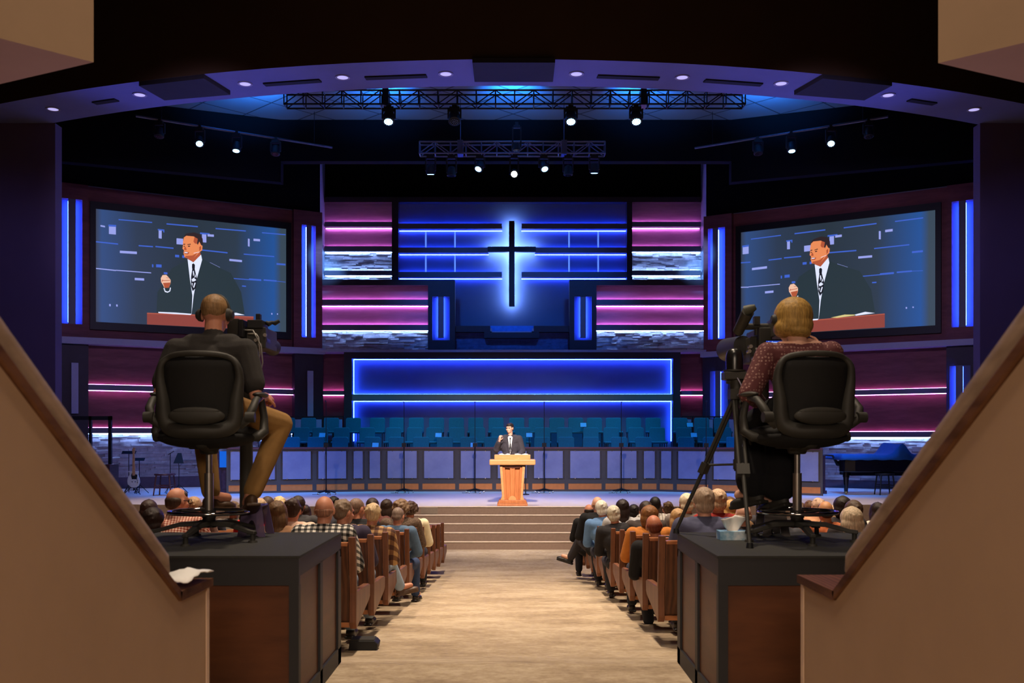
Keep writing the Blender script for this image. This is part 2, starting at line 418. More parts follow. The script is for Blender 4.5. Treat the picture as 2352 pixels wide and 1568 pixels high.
# picture shown on the screens: coordinates u 0..1 (viewer's left to right), v 0..1 bottom to top, from the left screen
L = screens['left']; LA = L[0].pt(L[1]); LB = L[0].pt(L[2]); LLEN = (LB - LA).length
def uv(cx, cy):
    px = 200 + cx / 5.004; py = 470 + cy / 5.004; p = L[0].pt(px)
    return ((p - LA).dot(L[0].d) / LLEN, (L[0].z(px, py) - L[3]) / (L[4] - L[3]))
cols = {}; colmats = []
def smat(c):
    if c not in cols: cols[c] = len(colmats); colmats.append(emit('screen_%d_%d_%d' % c, rgb(*c), 1.0))
    return cols[c]
BG = (42, 58, 70)
def screen_gradient():
    t = NT('screen_background'); tc = t.new('ShaderNodeTexCoord'); sp = t.new('ShaderNodeSeparateXYZ'); t.link(tc.outputs['UV'], sp.inputs[0])
    u = sp.outputs['X']
    c = t.ramp(u, [(0, rgb(58, 66, 82)), (.03, rgb(52, 82, 135)), (.2, rgb(46, 62, 84)), (.45, rgb(40, 54, 62)), (.72, rgb(46, 62, 76)), (.93, rgb(36, 88, 160)), (.97, rgb(60, 78, 92))])
    t.link(c, t.b.inputs['Emission Color']); t.b.inputs['Emission Strength'].default_value = .85
    t.b.inputs['Base Color'].default_value = (.02, .02, .03, 1); return t.m
colmats.append(screen_gradient()); cols['bg'] = 0
BL = (62, 98, 200); LV = (150, 160, 228); SU = (38, 52, 56); SK = (232, 138, 84); SKD = (176, 84, 50); HR = (46, 34, 34); WH = (225, 232, 250); BK = (20, 22, 28); WD = (140, 66, 54); WDL = (176, 88, 66)
def q(x0, y0, x1, y1, h): return [(x0, y0), (x1, y1), (x1, y1 + h), (x0, y0 + h)]
pic = [ (BL, q(355, 172, 740, 205, 12)), (BL, q(905, 220, 1265, 252, 14)), (BL, q(1468, 274, 1815, 302, 13)), (BL, q(2000, 322, 2270, 345, 12)),
 (LV, q(245, 255, 325, 262, 88)), (BL, q(240, 235, 328, 240, 22)), (LV, q(148, 240, 200, 250, 18)), (LV, q(815, 300, 850, 305, 92)), (BL, q(805, 285, 880, 292, 16)), (BL, q(866, 300, 880, 305, 22)),
 (LV, q(1020, 392, 1095, 398, 68)), (LV, q(1312, 345, 1362, 350, 92)), (BL, q(1290, 325, 1400, 335, 18)), (LV, q(1375, 345, 1448, 350, 26)), (LV, q(1838, 395, 1858, 400, 88)), (LV, q(1902, 396, 1977, 402, 26)),
 (BL, q(95, 425, 350, 452, 14)), (BL, q(585, 470, 750, 482, 14)), (BL, q(778, 480, 985, 500, 14)), (BL, q(1310, 520, 1605, 552, 14)), (BL, q(1790, 568, 2140, 596, 12)),
 (LV, q(370, 534, 565, 546, 28)), (BL, q(1003, 580, 1050, 584, 28)), (BL, q(1085, 588, 1110, 590, 28)), (LV, q(1625, 628, 1770, 642, 24)), (BL, q(2165, 676, 2268, 684, 20)),
 (BL, q(738, 690, 754, 692, 34)), (BL, q(785, 690, 848, 694, 34)), (LV, q(97, 732, 325, 756, 12)), (LV, q(325, 754, 728, 784, 10)), (BL, q(873, 780, 915, 784, 22)),
 (BL, q(1543, 830, 1640, 838, 20)), (BL, q(1640, 846, 1990, 872, 10)), (BL, q(1850, 852, 1990, 862, 14)), (BL, q(2018, 862, 2165, 874, 16)), (BL, q(2165, 880, 2268, 892, 6)), (LV, q(540, 846, 648, 852, 26)), (BL, q(1770, 932, 1815, 936, 14)),
 (LV, q(247, 1145, 265, 1147, 26)), (LV, q(327, 1150, 345, 1152, 24)), (LV, q(2105, 1248, 2118, 1250, 18)), (LV, q(2170, 1252, 2182, 1254, 14)),
 # suit
 (SU, [(1150, 645), (960, 740), (880, 900), (800, 1010), (790, 1250), (1800, 1260), (1760, 1010), (1640, 790), (1420, 690), (1310, 620)]),
 # neck, shirt, tie
 (SKD, [(1150, 600), (1285, 520), (1300, 620), (1215, 668), (1145, 640)]),
 (WH, [(1145, 630), (1212, 668), (1300, 580), (1312, 640), (1250, 860), (1215, 1050), (1190, 1270), (1200, 1050), (1172, 860)]),
 (BK, [(1196, 690), (1214, 680), (1230, 698), (1228, 740), (1196, 740)]),
 (BK, [(1200, 740), (1226, 740), (1252, 850), (1240, 960), (1205, 1000), (1184, 940), (1186, 830)]),
 (WH, [(1205, 770), (1215, 765), (1222, 800), (1210, 830)]), (WH, [(1228, 800), (1240, 830), (1225, 850)]), (WH, [(1192, 865), (1215, 845), (1245, 870), (1225, 885), (1200, 890)]), (WH, [(1225, 900), (1238, 905), (1220, 960), (1208, 955)]), (WH, [(1192, 910), (1204, 905), (1200, 950)]),
 # head
 (SK, [(1092, 440), (1102, 385), (1130, 362), (1200, 366), (1262, 395), (1300, 470), (1300, 530), (1262, 575), (1215, 618), (1160, 628), (1112, 612), (1098, 560), (1104, 530), (1086, 512), (1092, 480)]),
 (HR, [(1102, 385), (1108, 362), (1130, 340), (1220, 325), (1290, 350), (1318, 400), (1322, 460), (1298, 468), (1280, 430), (1262, 470), (1248, 440), (1262, 400), (1215, 372), (1130, 364)]),
 (SKD, [(1225, 378), (1262, 400), (1252, 460), (1225, 450), (1212, 430)]),
 (SK, [(1262, 480), (1285, 462), (1316, 480), (1312, 530), (1275, 556), (1258, 540)]), (SKD, [(1278, 492), (1300, 482), (1300, 520), (1280, 540)]),
 (HR, [(1142, 462), (1180, 456), (1182, 466), (1144, 470)]), (HR, [(1095, 458), (1118, 456), (1118, 466), (1096, 468)]),
 (BK, [(1148, 480), (1174, 478), (1172, 490), (1150, 490)]), (BK, [(1098, 482), (1114, 480), (1112, 490), (1100, 491)]),
 (SKD, [(1112, 490), (1122, 490), (1134, 522), (1126, 530), (1104, 524)]), (SKD, [(1100, 548), (1130, 545), (1166, 556), (1150, 578), (1112, 574)]), (WH, [(1108, 552), (1130, 551), (1152, 558), (1140, 564), (1110, 562)]),
 (SKD, [(1120, 596), (1200, 590), (1262, 560), (1215, 618), (1160, 628), (1118, 612)]),
 (WH, q(1215, 562, 1280, 548, 5)),
 # hand + cuff
 ((238, 190, 160), [(838, 850), (858, 815), (900, 812), (925, 838), (950, 870), (950, 905), (930, 960), (880, 962), (858, 920), (842, 895)]),
 (SKD, [(862, 905), (950, 900), (930, 960), (882, 962)]), (SKD, q(858, 876, 945, 872, 7)), (SKD, q(900, 842, 930, 846, 5)), (SKD, q(850, 880, 862, 860, 18)),
 (WH, [(868, 965), (880, 962), (890, 995), (915, 1004), (935, 995), (944, 958), (954, 960), (945, 1002), (915, 1017), (884, 1008)]),
 (LV, q(1400, 668, 1515, 726, 3)),
 # lectern + book
 (WD, [(680, 1252), (1330, 1278), (1900, 1296), (1900, 1438), (680, 1380)]), (WDL, [(680, 1246), (1330, 1270), (1900, 1290), (1900, 1300), (1330, 1282), (680, 1258)]),
 (WH, [(808, 1236), (1005, 1244), (1190, 1258), (1180, 1272), (1000, 1262), (812, 1250)]), ((214, 200, 130), [(1330, 1262), (1480, 1248), (1590, 1262), (1590, 1272), (1400, 1274)]), (WH, [(1590, 1262), (1700, 1246), (1800, 1272), (1600, 1276)]) ]
for side, (W, p0, p1, z0, z1, sc) in screens.items():
    A_, B_ = W.pt(p0), W.pt(p1)
    if side == 'right': A_, B_ = B_, A_
    mb = MB(); k = [0]
    def place(u, v):
        w = A_ + (B_ - A_) * u + W.n * (.10 + .0004 * k[0]); return (w.x, w.y, z0 + (z1 - z0) * v)
    mb.cur = 0; mb.poly([place(0, 0), place(1, 0), place(1, 1), place(0, 1)])
    du = 0.0 if side == 'left' else -.055
    for c, pts in pic:
        k[0] += 1; mb.cur = smat(c)
        pp = [uv(*p) for p in pts]
        mb.poly([place(min(1, max(0, u + du)), min(1, max(.0, v))) for u, v in pp])
    me = mb.mesh('picture', tuple(sc.location), recalc=False)
    uvl = me.uv_layers.new(name='UVMap')
    for i, li in enumerate(me.polygons[0].loop_indices): uvl.data[li].uv = [(0, 0), (1, 0), (1, 1), (0, 1)][i]
    finish('screen_picture', me, colmats, sc)
# ---------------------------------------------------------------- centre backdrop
LO, MI, UP = 32.0, 32.8, 33.9
mb = MB()
fbox(mb, 640, 1715, 180, 1130, 34.6, .3, 0)                         # rear wall
fbox(mb, 915, 1440, 465, 820, 34.3, .2, 1)                           # blue lit field
fbox(mb, 745, 900, 465, 577, 34.25, .2, 2); fbox(mb, 1452, 1610, 465, 577, 34.25, .2, 2)   # veneer fields, top
fbox(mb, 733, 983, 655, 803, 33.15, .2, 2); fbox(mb, 1370, 1622, 655, 803, 33.15, .2, 2)
fbox(mb, 735, 1622, 803, 1130, 32.7, .3, 3)
fbox(mb, 808, 1546, 820, 1130, 32.45, .1, 1)
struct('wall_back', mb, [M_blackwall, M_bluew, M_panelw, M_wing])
mb = MB()
fbox(mb, 745, 1610, 452, 464, UP, .3); fbox(mb, 900, 915, 464, 690, UP - .05, .35); fbox(mb, 1440, 1452, 464, 690, UP - .05, .35)
struct('trim_3', mb, M_frame)
mb = MB()
fbox(mb, 733, 983, 642, 655, MI, .35); fbox(mb, 1370, 1622, 642, 655, MI, .35)
struct('trim_4', mb, M_frame)
for nm, a, b in (('left', 983, 1045), ('right', 1308, 1370)):
    ch = (993, 1033) if nm == 'left' else (1319, 1359); bar = (1006, 1019) if nm == 'left' else (1333, 1346)
    t = thing('sconce_pier', 'dark square pier with a blue backlit strip, %s of the cross' % nm, 'pier', ((X(a, MI) + X(b, MI)) / 2, MI, Z(803, MI)))
    mb = MB(); fbox(mb, a, ch[0], 642, 803, MI, .35); fbox(mb, ch[1], b, 642, 803, MI, .35); fbox(mb, ch[0], ch[1], 642, 681, MI, .35); fbox(mb, ch[0], ch[1], 781, 803, MI, .35)
    part('pier_frame', mb, M_frame, t)
    mb = MB(); fbox(mb, *ch, 681, 781, MI + .25, .05); part('back_plate', mb, M_bluew, t)
    mb = MB(); fbox(mb, *bar, 681, 776, MI + .02, .06); part('bar', mb, M_greybar, t)
    for e in (0, 1):
        mb = MB(); a2 = bar[e]; b2 = a2 + (1.6 if e == 0 else -1.6); fbox(mb, min(a2, b2), max(a2, b2), 683, 774, MI + .19, .04); part('led_strip', mb, M_lblue, t)
nbar = [0]
def lbar(p0, p1, y0, y1, d, wall, up, dn, label, bm=None, gap=None):
    t = thing('light_bar', label, 'light bar', (X((p0 + p1) / 2, d), d, Z(y1, d)), 0, 'horizontal light bars')
    th = wall - d - .02
    for q0, q1 in ([(p0, p1)] if not gap else [(p0, gap[0]), (gap[1], p1)]):
        mb = MB(); fbox(mb, q0, q1, y0, y1, d, th); part('bar', mb, bm or M_greybar, t)
        x0, x1, zt, zb = X(q0, d), X(q1, d), Z(y0, d), Z(y1, d)
        ou = .20 if up is M_lwhite else .055; od = .20 if dn is M_lwhite else .055
        if up: part('led_strip', MB().box(x0, x1, wall - ou, wall - ou + .025, zt, zt + .015), up, t)
        if dn: part('led_strip', MB().box(x0, x1, wall - od, wall - od + .025, zb - .015, zb), dn, t)
for nm, a, b in (('left', 745, 900), ('right', 1452, 1610)):
    lbar(a, b, 509, 520, UP, 34.25, M_lpink, M_lpink, 'topmost pink-lit bar in the upper %s bay of the backdrop' % nm)
    lbar(a, b, 565, 577, UP, 34.25, M_lpink, M_lwhite, 'middle bar, pink above and white below, in the upper %s bay of the backdrop' % nm)
    lbar(a, b, 621, 631.5, UP, 34.25, M_lwhite, M_lwhite, 'lowest white-lit bar over stone in the upper %s bay of the backdrop' % nm)
    mb = MB(); stones(mb, (X(a, 34.2), 34.2), (X(b, 34.2), 34.2), Z(645, 34.2), Z(577, 34.2), Vector((0, -1)), .055, .12, .5, .10, 3 + len(nm))
    solo('stone_cladding', mb, M_stone, 'bright white-lit ledge-stone cladding in the upper %s bay' % nm, 'stone cladding')
for nm, a, b in (('left', 733, 983), ('right', 1370, 1622)):
    lbar(a, b, 687.5, 700, MI, 33.15, M_lpink, M_lpink, 'upper pink-lit bar of the lower %s bay beside the cross' % nm)
    lbar(a, b, 745.5, 758, MI, 33.15, M_lpink, M_lwhite, 'lower pink and white lit bar of the lower %s bay beside the cross' % nm)
    mb = MB(); stones(mb, (X(a, 33.1), 33.1), (X(b, 33.1), 33.1), Z(803, 33.1), Z(758, 33.1), Vector((0, -1)), .055, .12, .5, .10, 13 + len(nm))
    solo('stone_cladding', mb, M_stone, 'ledge-stone cladding in the lower %s bay beside the cross' % nm, 'stone cladding')
lbar(915, 1440, 513, 525, UP, 34.3, M_lblue, M_lblue, 'long blue-lit bar crossing the top of the cross', gap=(1153, 1198))
lbar(915, 1440, 568, 580, UP, 34.3, M_lblue, M_lblue, 'long blue-lit bar level with the arms of the cross', gap=(1122, 1229))
lbar(915, 1440, 624, 636, UP, 34.3, M_lblue, M_lblue, 'long blue-lit bar crossing the lower shaft of the cross', gap=(1153, 1198))
t = thing('glow_lines', 'short upright glowing lines between the blue bars either side of the cross', 'glow lines', (0, 34.2, Z(625, 34.2)))
for p in (978, 1045, 1307, 1374):
    for y0, y1 in ((526, 568), (581, 624)):
        mb = MB(); fbox(mb, p - 1.6, p + 1.6, y0, y1, 34.27, .02); part('light_line', mb, emit('line_glow', (.10, .22, 1.0), 1.3), t)  # lit grooves drawn as faintly emissive boxes
# thin emissive line at the top of the blue field
part('light_line', MB().box(X(915, 34.1), X(1440, 34.1), 34.15, 34.2, Z(466.5, 34.1), Z(465, 34.1)), emit('line_glow_top', (.10, .22, 1.0), .8), t)
# cross
t = thing('cross', 'tall dark wooden cross with a bright blue-white halo in the centre of the backdrop', 'cross', (0, 33.5, Z(703, 33.3)))
CD = 33.72
def crossbox(mb, g, d, th):
    fbox(mb, 1169 + g, 1182 - g, 507 + g, 703 - g, d, th); fbox(mb, 1120 + g, 1169 + g, 566 + g, 578 - g, d, th); fbox(mb, 1182 - g, 1231 - g, 566 + g, 578 - g, d, th)
mb = MB(); crossbox(mb, 0, CD, .14); part('cross_body', mb, wood('cross_wood', rgb(34, 14, 14), rgb(58, 24, 24), (4, 4, 1)), t)
mb = MB(); crossbox(mb, .0, 34.02, .03); part('halo_strip', mb, M_halo, t)
mb = MB()
for yy in (540, 610, 660): fbox(mb, 1173, 1178, yy - 4, yy + 4, CD + .14, 34.3 - CD - .14)
part('standoff', mb, M_frame, t)
# baptistry front
t = thing('baptistry_front', 'dark stepped parapet with a clear glass front below the cross', 'baptistry', (0, 33, Z(776, 33)))
d = 33.0; mb = MB()
fbox(mb, 1045, 1112, 748, 762, d, .3); fbox(mb, 1238, 1308, 748, 762, d, .3); fbox(mb, 1112, 1126, 748, 776, d, .3); fbox(mb, 1226, 1238, 748, 776, d, .3); fbox(mb, 1126, 1226, 763, 776, d, .3)
part('parapet', mb, M_frame, t)
M_glow = mat('water_glass', rgb(60, 130, 210), .15, 0, .6)
mb = MB(); fbox(mb, 1126, 1226, 748, 763, d + .1, .03); part('glass_front', mb, M_glow, t)
mb = MB(); fbox(mb, 1126, 1226, 760.5, 763, d + .02, .04); fbox(mb, 1126, 1130, 754, 763, d + .02, .04); fbox(mb, 1222, 1226, 754, 763, d + .02, .04); part('glass_edge', mb, M_greytrim, t)
mb = MB(); stones(mb, (X(1045, 33.3), 33.3), (X(1308, 33.3), 33.3), Z(803, 33.3), Z(762, 33.3), Vector((0, -1)), .05, .1, .3, .02, 31)
solo('stone_cladding', mb, mat('brick_stone', rgb(96, 92, 130), .9, var=.2, nsc=6), 'dim small-scale stonework under the baptistry parapet', 'stone cladding')
mb = MB(); fbox(mb, 733, 1622, 803, 808, LO - .1, 1.4); solo('shelf_ledge', mb, M_greytrim, 'long dim ledge between the cross wall and the lower blue panel', 'ledge')
# lower blue panel
t = thing('backlit_wall', 'huge framed blue-glowing wall feature behind the choir seats', 'backlit wall', (0, LO, STAGE))
mb = MB(); fbox(mb, 790, 1563, 808, 823, LO, .4); fbox(mb, 790, 808, 823, 1122, LO, .4); fbox(mb, 1546, 1563, 823, 1122, LO, .4); part('frame', mb, M_frame, t)
x0, x1, zt = X(808, LO), X(1546, LO), Z(823, LO)
part('led_strip', MB().box(x0, x1, LO + .35, LO + .38, zt - .015, zt), M_lblue, t)
part('led_strip', MB().box(x0, x0 + .015, LO + .35, LO + .38, 2.4, zt), M_lblue2, t); part('led_strip', MB().box(x1 - .015, x1, LO + .35, LO + .38, 2.4, zt), M_lblue2, t)
lbar(808, 1546, 905, 920, LO + .1, 32.45, M_lblue, M_lblue, 'long grey bar crossing the lower blue panel behind the choir seats', mat('lit_bar_paint', rgb(120, 116, 118), .6, var=.03))
for nm, a, b in (('left', 735, 790), ('right', 1565, 1622)):
    lbar(a, b, 897, 906, LO + .3, 32.7, M_lpink, M_lpink, 'short pink-lit bar just %s of the lower blue panel' % nm)
# ---------------------------------------------------------------- ceilings
M_fascia = mat('fascia_paint', rgb(66, 50, 36), .9, spec=.1, var=.1, nsc=.8)
M_soffit = mat('soffit_paint', rgb(104, 106, 150), .8, var=.05, nsc=2)
def arc(R0, yc, n=40, half=.62):
    return [(R0 * math.sin(a), yc - R0 * math.cos(a)) for a in [(-half + 2 * half * i / n) for i in range(n + 1)]]
ZS = 9.01
U = [(x, 17.2 + x * x / 43.2) for x in [(-17 + 34 * i / 48) for i in range(49)]]
Lc = [(x, 18.5 + x * x / 41.0) for x in [(-17 + 34 * i / 48) for i in range(49)]]
mb = MB()
for i in range(48):
    a, b, c, d = U[i], U[i + 1], Lc[i + 1], Lc[i]
    mb.cur = 0; mb.add([(*a, ZS), (*b, ZS), (*c, ZS), (*d, ZS)], [(0, 1, 2, 3)])
    mb.cur = 1; mb.add([(*a, ZS), (*b, ZS), (*b, 12.5), (*a, 12.5)], [(0, 1, 2, 3)])
    mb.cur = 1; mb.add([(*d, ZS), (*c, ZS), (*c, 12.5), (*d, 12.5)], [(0, 1, 2, 3)])
    mb.cur = 1; mb.add([(*a, 12.5), (*b, 12.5), (*c, 12.5), (*d, 12.5)], [(0, 1, 2, 3)])
o = struct('trim_5', mb, [M_soffit, M_fascia], smooth=30)
def tiles():
    t = NT('ceiling_tiles'); v = t.coord((1, 1, 1), (0, 0, PI / 4)); sp = t.new('ShaderNodeSeparateXYZ'); t.link(v, sp.inputs[0])
    a = t.math('LESS_THAN', t.math('FRACT', t.math('MULTIPLY', t.math('ADD', sp.outputs['X'], 50), .8)), .035)
    b = t.math('LESS_THAN', t.math('FRACT', t.math('MULTIPLY', t.math('ADD', sp.outputs['Y'], 50), .8)), .035)
    f = t.math('MAXIMUM', a, b); t.link(t.ramp(f, [(0, rgb(110, 120, 135)), (.5, rgb(50, 54, 66))], True), t.b.inputs['Base Color'])
    t.b.inputs['Roughness'].default_value = .9; return t.m
ZCL = ZC + 8.57
mb = MB(); mb.box(-17, 17, 18.0, 27.2, ZCL, ZCL + .1); mb.cur = 1
mb.box(-17, 17, -3, 18.0, 12.5, 12.6); mb.box(-17, 17, 27.2, 37, 13.9, 14.0)
struct('ceiling', mb, [tiles(), M_blackwall])
mb = MB(); mb.box(X(645, 27), X(1680, 27), 27, 27.3, Z(370, 27), 14)       # bulkheads
for sx in (-1, 1):
    a = Vector((X(645, 27) if sx < 0 else X(1680, 27), 27)); b = Vector((sx * 14.5, 23.6))
    w = Vector((0, .3)); mb.hexa([(*a, 9.4), (*b, 9.4), (*(b + w), 9.4), (*(a + w), 9.4), (*a, 14), (*b, 14), (*(b + w), 14), (*(a + w), 14)])
struct('trim_6', mb, M_blackwall)
# proscenium side walls below the soffit
M_pros = mat('side_wall_paint', rgb(96, 80, 108), .85, var=.06, nsc=1)
mb = MB(); xl = X(127, 20.7); mb.box(-17, xl, 20.7, 21.0, 0, ZS); mb.box(-17.2, -17, -3, 37, 0, 14); struct('wall_outer_left', mb, M_pros)
mb = MB(); xr = X(2251, 20.7); mb.box(xr, 17, 20.7, 21.0, 0, ZS); mb.box(17, 17.2, -3, 37, 0, 14); struct('wall_outer_right', mb, M_pros)
# downlights and slots on the soffit
pos = [(122, 250), (321, 217), (563, 192), (787, 177), (1024, 169), (1324, 169), (1567, 177), (1794, 191), (2040, 218), (2237, 251)]
M_dl = emit('downlight_glass', rgb(190, 180, 240), 1.0)
for i, (px, py) in enumerate(pos):
    d = (ZS - ZC) * F / (CY - py); c = P(px, py, d)
    t = thing('downlight', 'small round downlight in the curved soffit, %s of ten from the left' % ORD[i], 'ceiling light', (c.x, c.y, ZS), 0, 'round downlights in the curved soffit')
    part('trim_ring', MB().lathe([(.10, -.012), (.135, -.015), (.135, 0), (.10, 0), (.10, -.012)], (0, 0, 0)), M_greytrim, t, False, 40)
    part('lens', MB().lathe([(.001, -.008), (.10, -.008), (.10, 0), (.001, 0)], (0, 0, 0)), M_dl, t, False)
M_slot = mat('slot_black', rgb(16, 16, 22), .8)
for i, (a, b, y) in enumerate([(600, 737, 184), (836, 980, 171), (1372, 1517, 172), (1617, 1757, 184), (205, 270, 228), (2085, 2160, 229)]):
    sl = 0 if False else (b - a) / 2; py0, py1 = y, y
    d0 = (ZS - ZC) * F / (CY - y); c0 = P(a, y, d0); c1 = P(b, y, d0); xm = (c0.x + c1.x) / 2; tilt = xm / 21.0
    t = MB().obox((xm, d0 + .1, ZS - .012), ((1, tilt, 0), (-tilt, 1, 0), (0, 0, 1)), ((c1.x - c0.x) / 2, .07, .012))
    solo('linear_vent', t, M_slot, 'long dark slot vent in the curved soffit, %s' % ['second from the left', 'third from the left', 'third from the right', 'second from the right', 'leftmost', 'rightmost'][i], 'vent', 'slot vents in the soffit')
def soffit_pt(px, py):
    d = (ZS - ZC) * F / (CY - py); return P(px, py, d)
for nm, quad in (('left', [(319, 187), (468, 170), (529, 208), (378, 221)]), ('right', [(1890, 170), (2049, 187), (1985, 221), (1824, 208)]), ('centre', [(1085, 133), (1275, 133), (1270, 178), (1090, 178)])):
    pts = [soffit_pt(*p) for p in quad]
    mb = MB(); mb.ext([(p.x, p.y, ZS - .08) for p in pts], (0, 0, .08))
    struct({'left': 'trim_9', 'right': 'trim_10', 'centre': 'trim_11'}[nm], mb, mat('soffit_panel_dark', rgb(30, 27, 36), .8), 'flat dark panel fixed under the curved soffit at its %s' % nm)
# beige bulkheads top corners (balcony fascia wedges)
def wedge(corner, near, far, name, label):
    H = 1.5; pts = []
    for (px, py) in (corner, near, far):
        dd = H * F / (CY - py); pts.append(Vector((X(px, dd), dd)))
    c, n_, f_ = pts; n2 = c + (n_ - c) * 6; f2 = c + (f_ - c) * 6
    zb = ZC + H; mb = MB(); mb.ext([(*c, zb), (*n2, zb), (*f2, zb)], (0, 0, 3.0))
    struct(name, mb, M_beige, label)
wedge((215, 143), (0, 88), (0, 193), 'trim_7', 'beige overhead bulkhead, top left'); wedge((2155, 145), (2352, 98), (2352, 190), 'trim_8', 'beige overhead bulkhead, top right')
# ---------------------------------------------------------------- parapets of the entry ramp (nearest things)
def parapet(side, a, y_end, y_k, zk, y_n, zn, label):
    sx = -1 if side == 'left' else 1; sl = (zn - zk) / (y_k - y_n); y0 = .25; z0 = zk + sl * (y_k - y0); th = .2
    prof = [(y_end, 1.0), (y_end, zk), (y_k, zk), (y0, z0), (y0, 1.0)]
    x0 = sx * a; T = thing('ramp_parapet', label, 'parapet', (sx * (a + .1), 2.5, 1.1))
    part('wall', MB().ext([(x0, y, z) for y, z in prof], (sx * th, 0, 0)), M_beige, T)
    # wooden coping
    e = .012; mb = MB()
    mb.ext([(x0 - sx * e, y_end + .03, zk), (x0 - sx * e, y_k - .0, zk), (x0 - sx * e, y_k - .012, zk + .035), (x0 - sx * e, y_end + .03, zk + .03)], (sx * (th + .02 + .16), 0, 0))
    part('ledge_cap', mb, M_railw, T)
    mb = MB(); n = Vector((0, sl, 1)).normalized() * .035
    mb.ext([(x0 - sx * e, y_k, zk), (x0 - sx * e, y0, z0), (x0 - sx * e, y0 + n.y, z0 + n.z), (x0 - sx * e, y_k + n.y, zk + n.z)], (sx * (th + .02), 0, 0))
    part('sloping_cap', mb, M_railw, T, bev=.006)
    mb = MB(); m = Vector((0, sl, 1)).normalized(); xx = x0 + sx * .055
    p0 = Vector((xx, y_k - .10, zk + .10 * sl)) + m * .110; p1 = Vector((xx, y0, z0)) + m * .110
    mb.tube([p0 + Vector((0, .05, -.05)), p0, p1], [.022, .036, .036], 14)
    part('handrail', mb, M_handrail, T, smooth=60)
    mb = MB()
    for k in range(3):
        y = y_k - .3 - k * 1.0; c = Vector((xx, y, zk + sl * (y_k - y))); mb.cone(c, c + m * .09, .012)
    part('bracket', mb, M_steel, T, smooth=60)
    # corner bead at the end
    part('corner_bead', MB().box(min(x0 - sx * .004, x0 + sx * .05), max(x0 - sx * .004, x0 + sx * .05), y_end - .03, y_end + .004, 1.0, zk), mat('corner_bead', rgb(206, 176, 150), .6), T)
H = .587
parapet('left', 1.2, 1.2 * F / 698, 1.2 * F / 766, ZC - H, 1.2 * F / 1176, ZC + .168, 'beige sloping parapet wall with a wooden handrail, left foreground')
parapet('right', 1.15, 1.15 * F / 666, 1.15 * F / 744, ZC - H + .01, 1.15 * F / 1176, ZC + .181, 'beige sloping parapet wall with a wooden handrail, right foreground')
# crumpled white paper on the left ledge
mb = MB(); rr = random.Random(3); c = Vector((-1.235, 3.80, ZC - H + .035)); n = 9
for i in range(n):
    for j in range(n):
        u, v = i / (n - 1) - .5, j / (n - 1) - .5
        mb.v.append((c.x + u * .11 + rr.uniform(-.004, .004), c.y + v * .30, c.z + .012 + .075 * max(0, .5 - abs(v) * .6) * (1 - .5 * abs(u)) + rr.uniform(0, .012)))
for i in range(n - 1):
    for j in range(n - 1): mb.f.append((i * n + j, (i + 1) * n + j, (i + 1) * n + j + 1, i * n + j + 1)); mb.mi.append(0)
o = solo('paper_napkin', mb, mat('bright_paper', rgb(252, 250, 246), .8, var=.01), 'crumpled white paper lying on the left parapet ledge', 'paper', smooth=50)
sol = o.modifiers.new('s', 'SOLIDIFY'); sol.thickness = .004
# ================================================================== PEOPLE
V = Vector
def headM(c, yaw=0, pitch=0, roll=0):
    return Matrix.Translation(V(c)) @ Matrix.Rotation(math.radians(yaw), 4, 'Z') @ Matrix.Rotation(math.radians(pitch), 4, 'X') @ Matrix.Rotation(math.radians(roll), 4, 'Y')
def put(mb, M, items):
    for it in items:
        if it[0] == 'e': mb.ell(M @ V(it[1]), it[2], M.to_3x3())
        else: mb.cap(M @ V(it[1]), M @ V(it[2]), it[3], it[4])
def head_parts(mb, M):
    put(mb, M, [('e', (0, -.008, .022), (.074, .094, .088)), ('e', (0, .030, -.05), (.056, .066, .062)), ('e', (0, .052, -.088), (.030, .032, .022)),
        ('c', (0, .088, .0), (0, .108, -.035), .009, .014), ('e', (0, .098, -.038), (.018, .012, .009)),
        ('e', (0, .082, .022), (.052, .016, .010)), ('e', (0, .088, -.064), (.024, .011, .007)), ('e', (0, .086, -.073), (.020, .011, .007)),
        ('e', (.040, .062, -.028), (.024, .022, .02)), ('e', (-.040, .062, -.028), (.024, .022, .02)),
        ('e', (.077, -.005, -.008), (.010, .020, .032)), ('e', (-.077, -.005, -.008), (.010, .020, .032))])
def eyes_mesh(M):
    mb = MB()
    for s in (-1, 1): mb.ell(M @ V((s * .031, .083, .004)), (.012, .008, .006), M.to_3x3(), 10, 6)
    return mb
def hand_parts(mb, w, d, nrm, side, curl=.5, r=.0085):
    """palm + five separate fingers; d = direction of the hand, nrm = palm side, side = +1 thumb towards d x nrm"""
    w = V(w); d = V(d).normalized(); nrm = V(nrm); nrm = (nrm - d * nrm.dot(d)).normalized(); l = d.cross(nrm) * side
    M = Matrix((l, d, nrm)).transposed()
    mb.ell(w + d * .045, (.040, .052, .018), M); mb.ell(w + d * .07, (.040, .028, .015), M)
    for k, (off, ln) in enumerate(((.031, .070), (.011, .080), (-.011, .074), (-.031, .058))):
        p = w + d * .082 + l * off; a = curl * .7; b = curl * 1.9; c = curl * 2.9
        q1 = p + (d * math.cos(a) + nrm * math.sin(a)) * ln * .48
        q2 = q1 + (d * math.cos(b) + nrm * math.sin(b)) * ln * .32
        q3 = q2 + (d * math.cos(c) + nrm * math.sin(c)) * ln * .24
        mb.cap(p, q1, r * 1.1, r, 8); mb.cap(q1, q2, r, r * .92, 8); mb.cap(q2, q3, r * .92, r * .8, 8)
    t0 = w + d * .022 + l * .034; t1 = t0 + (d * .6 + l * .75 + nrm * .25).normalized() * .038; t2 = t1 + (d * .85 + l * .15 + nrm * .5 * (curl + .2)).normalized() * .034
    mb.cap(t0, t1, r * 1.35, r * 1.1, 8); mb.cap(t1, t2, r * 1.1, r * .9, 8)
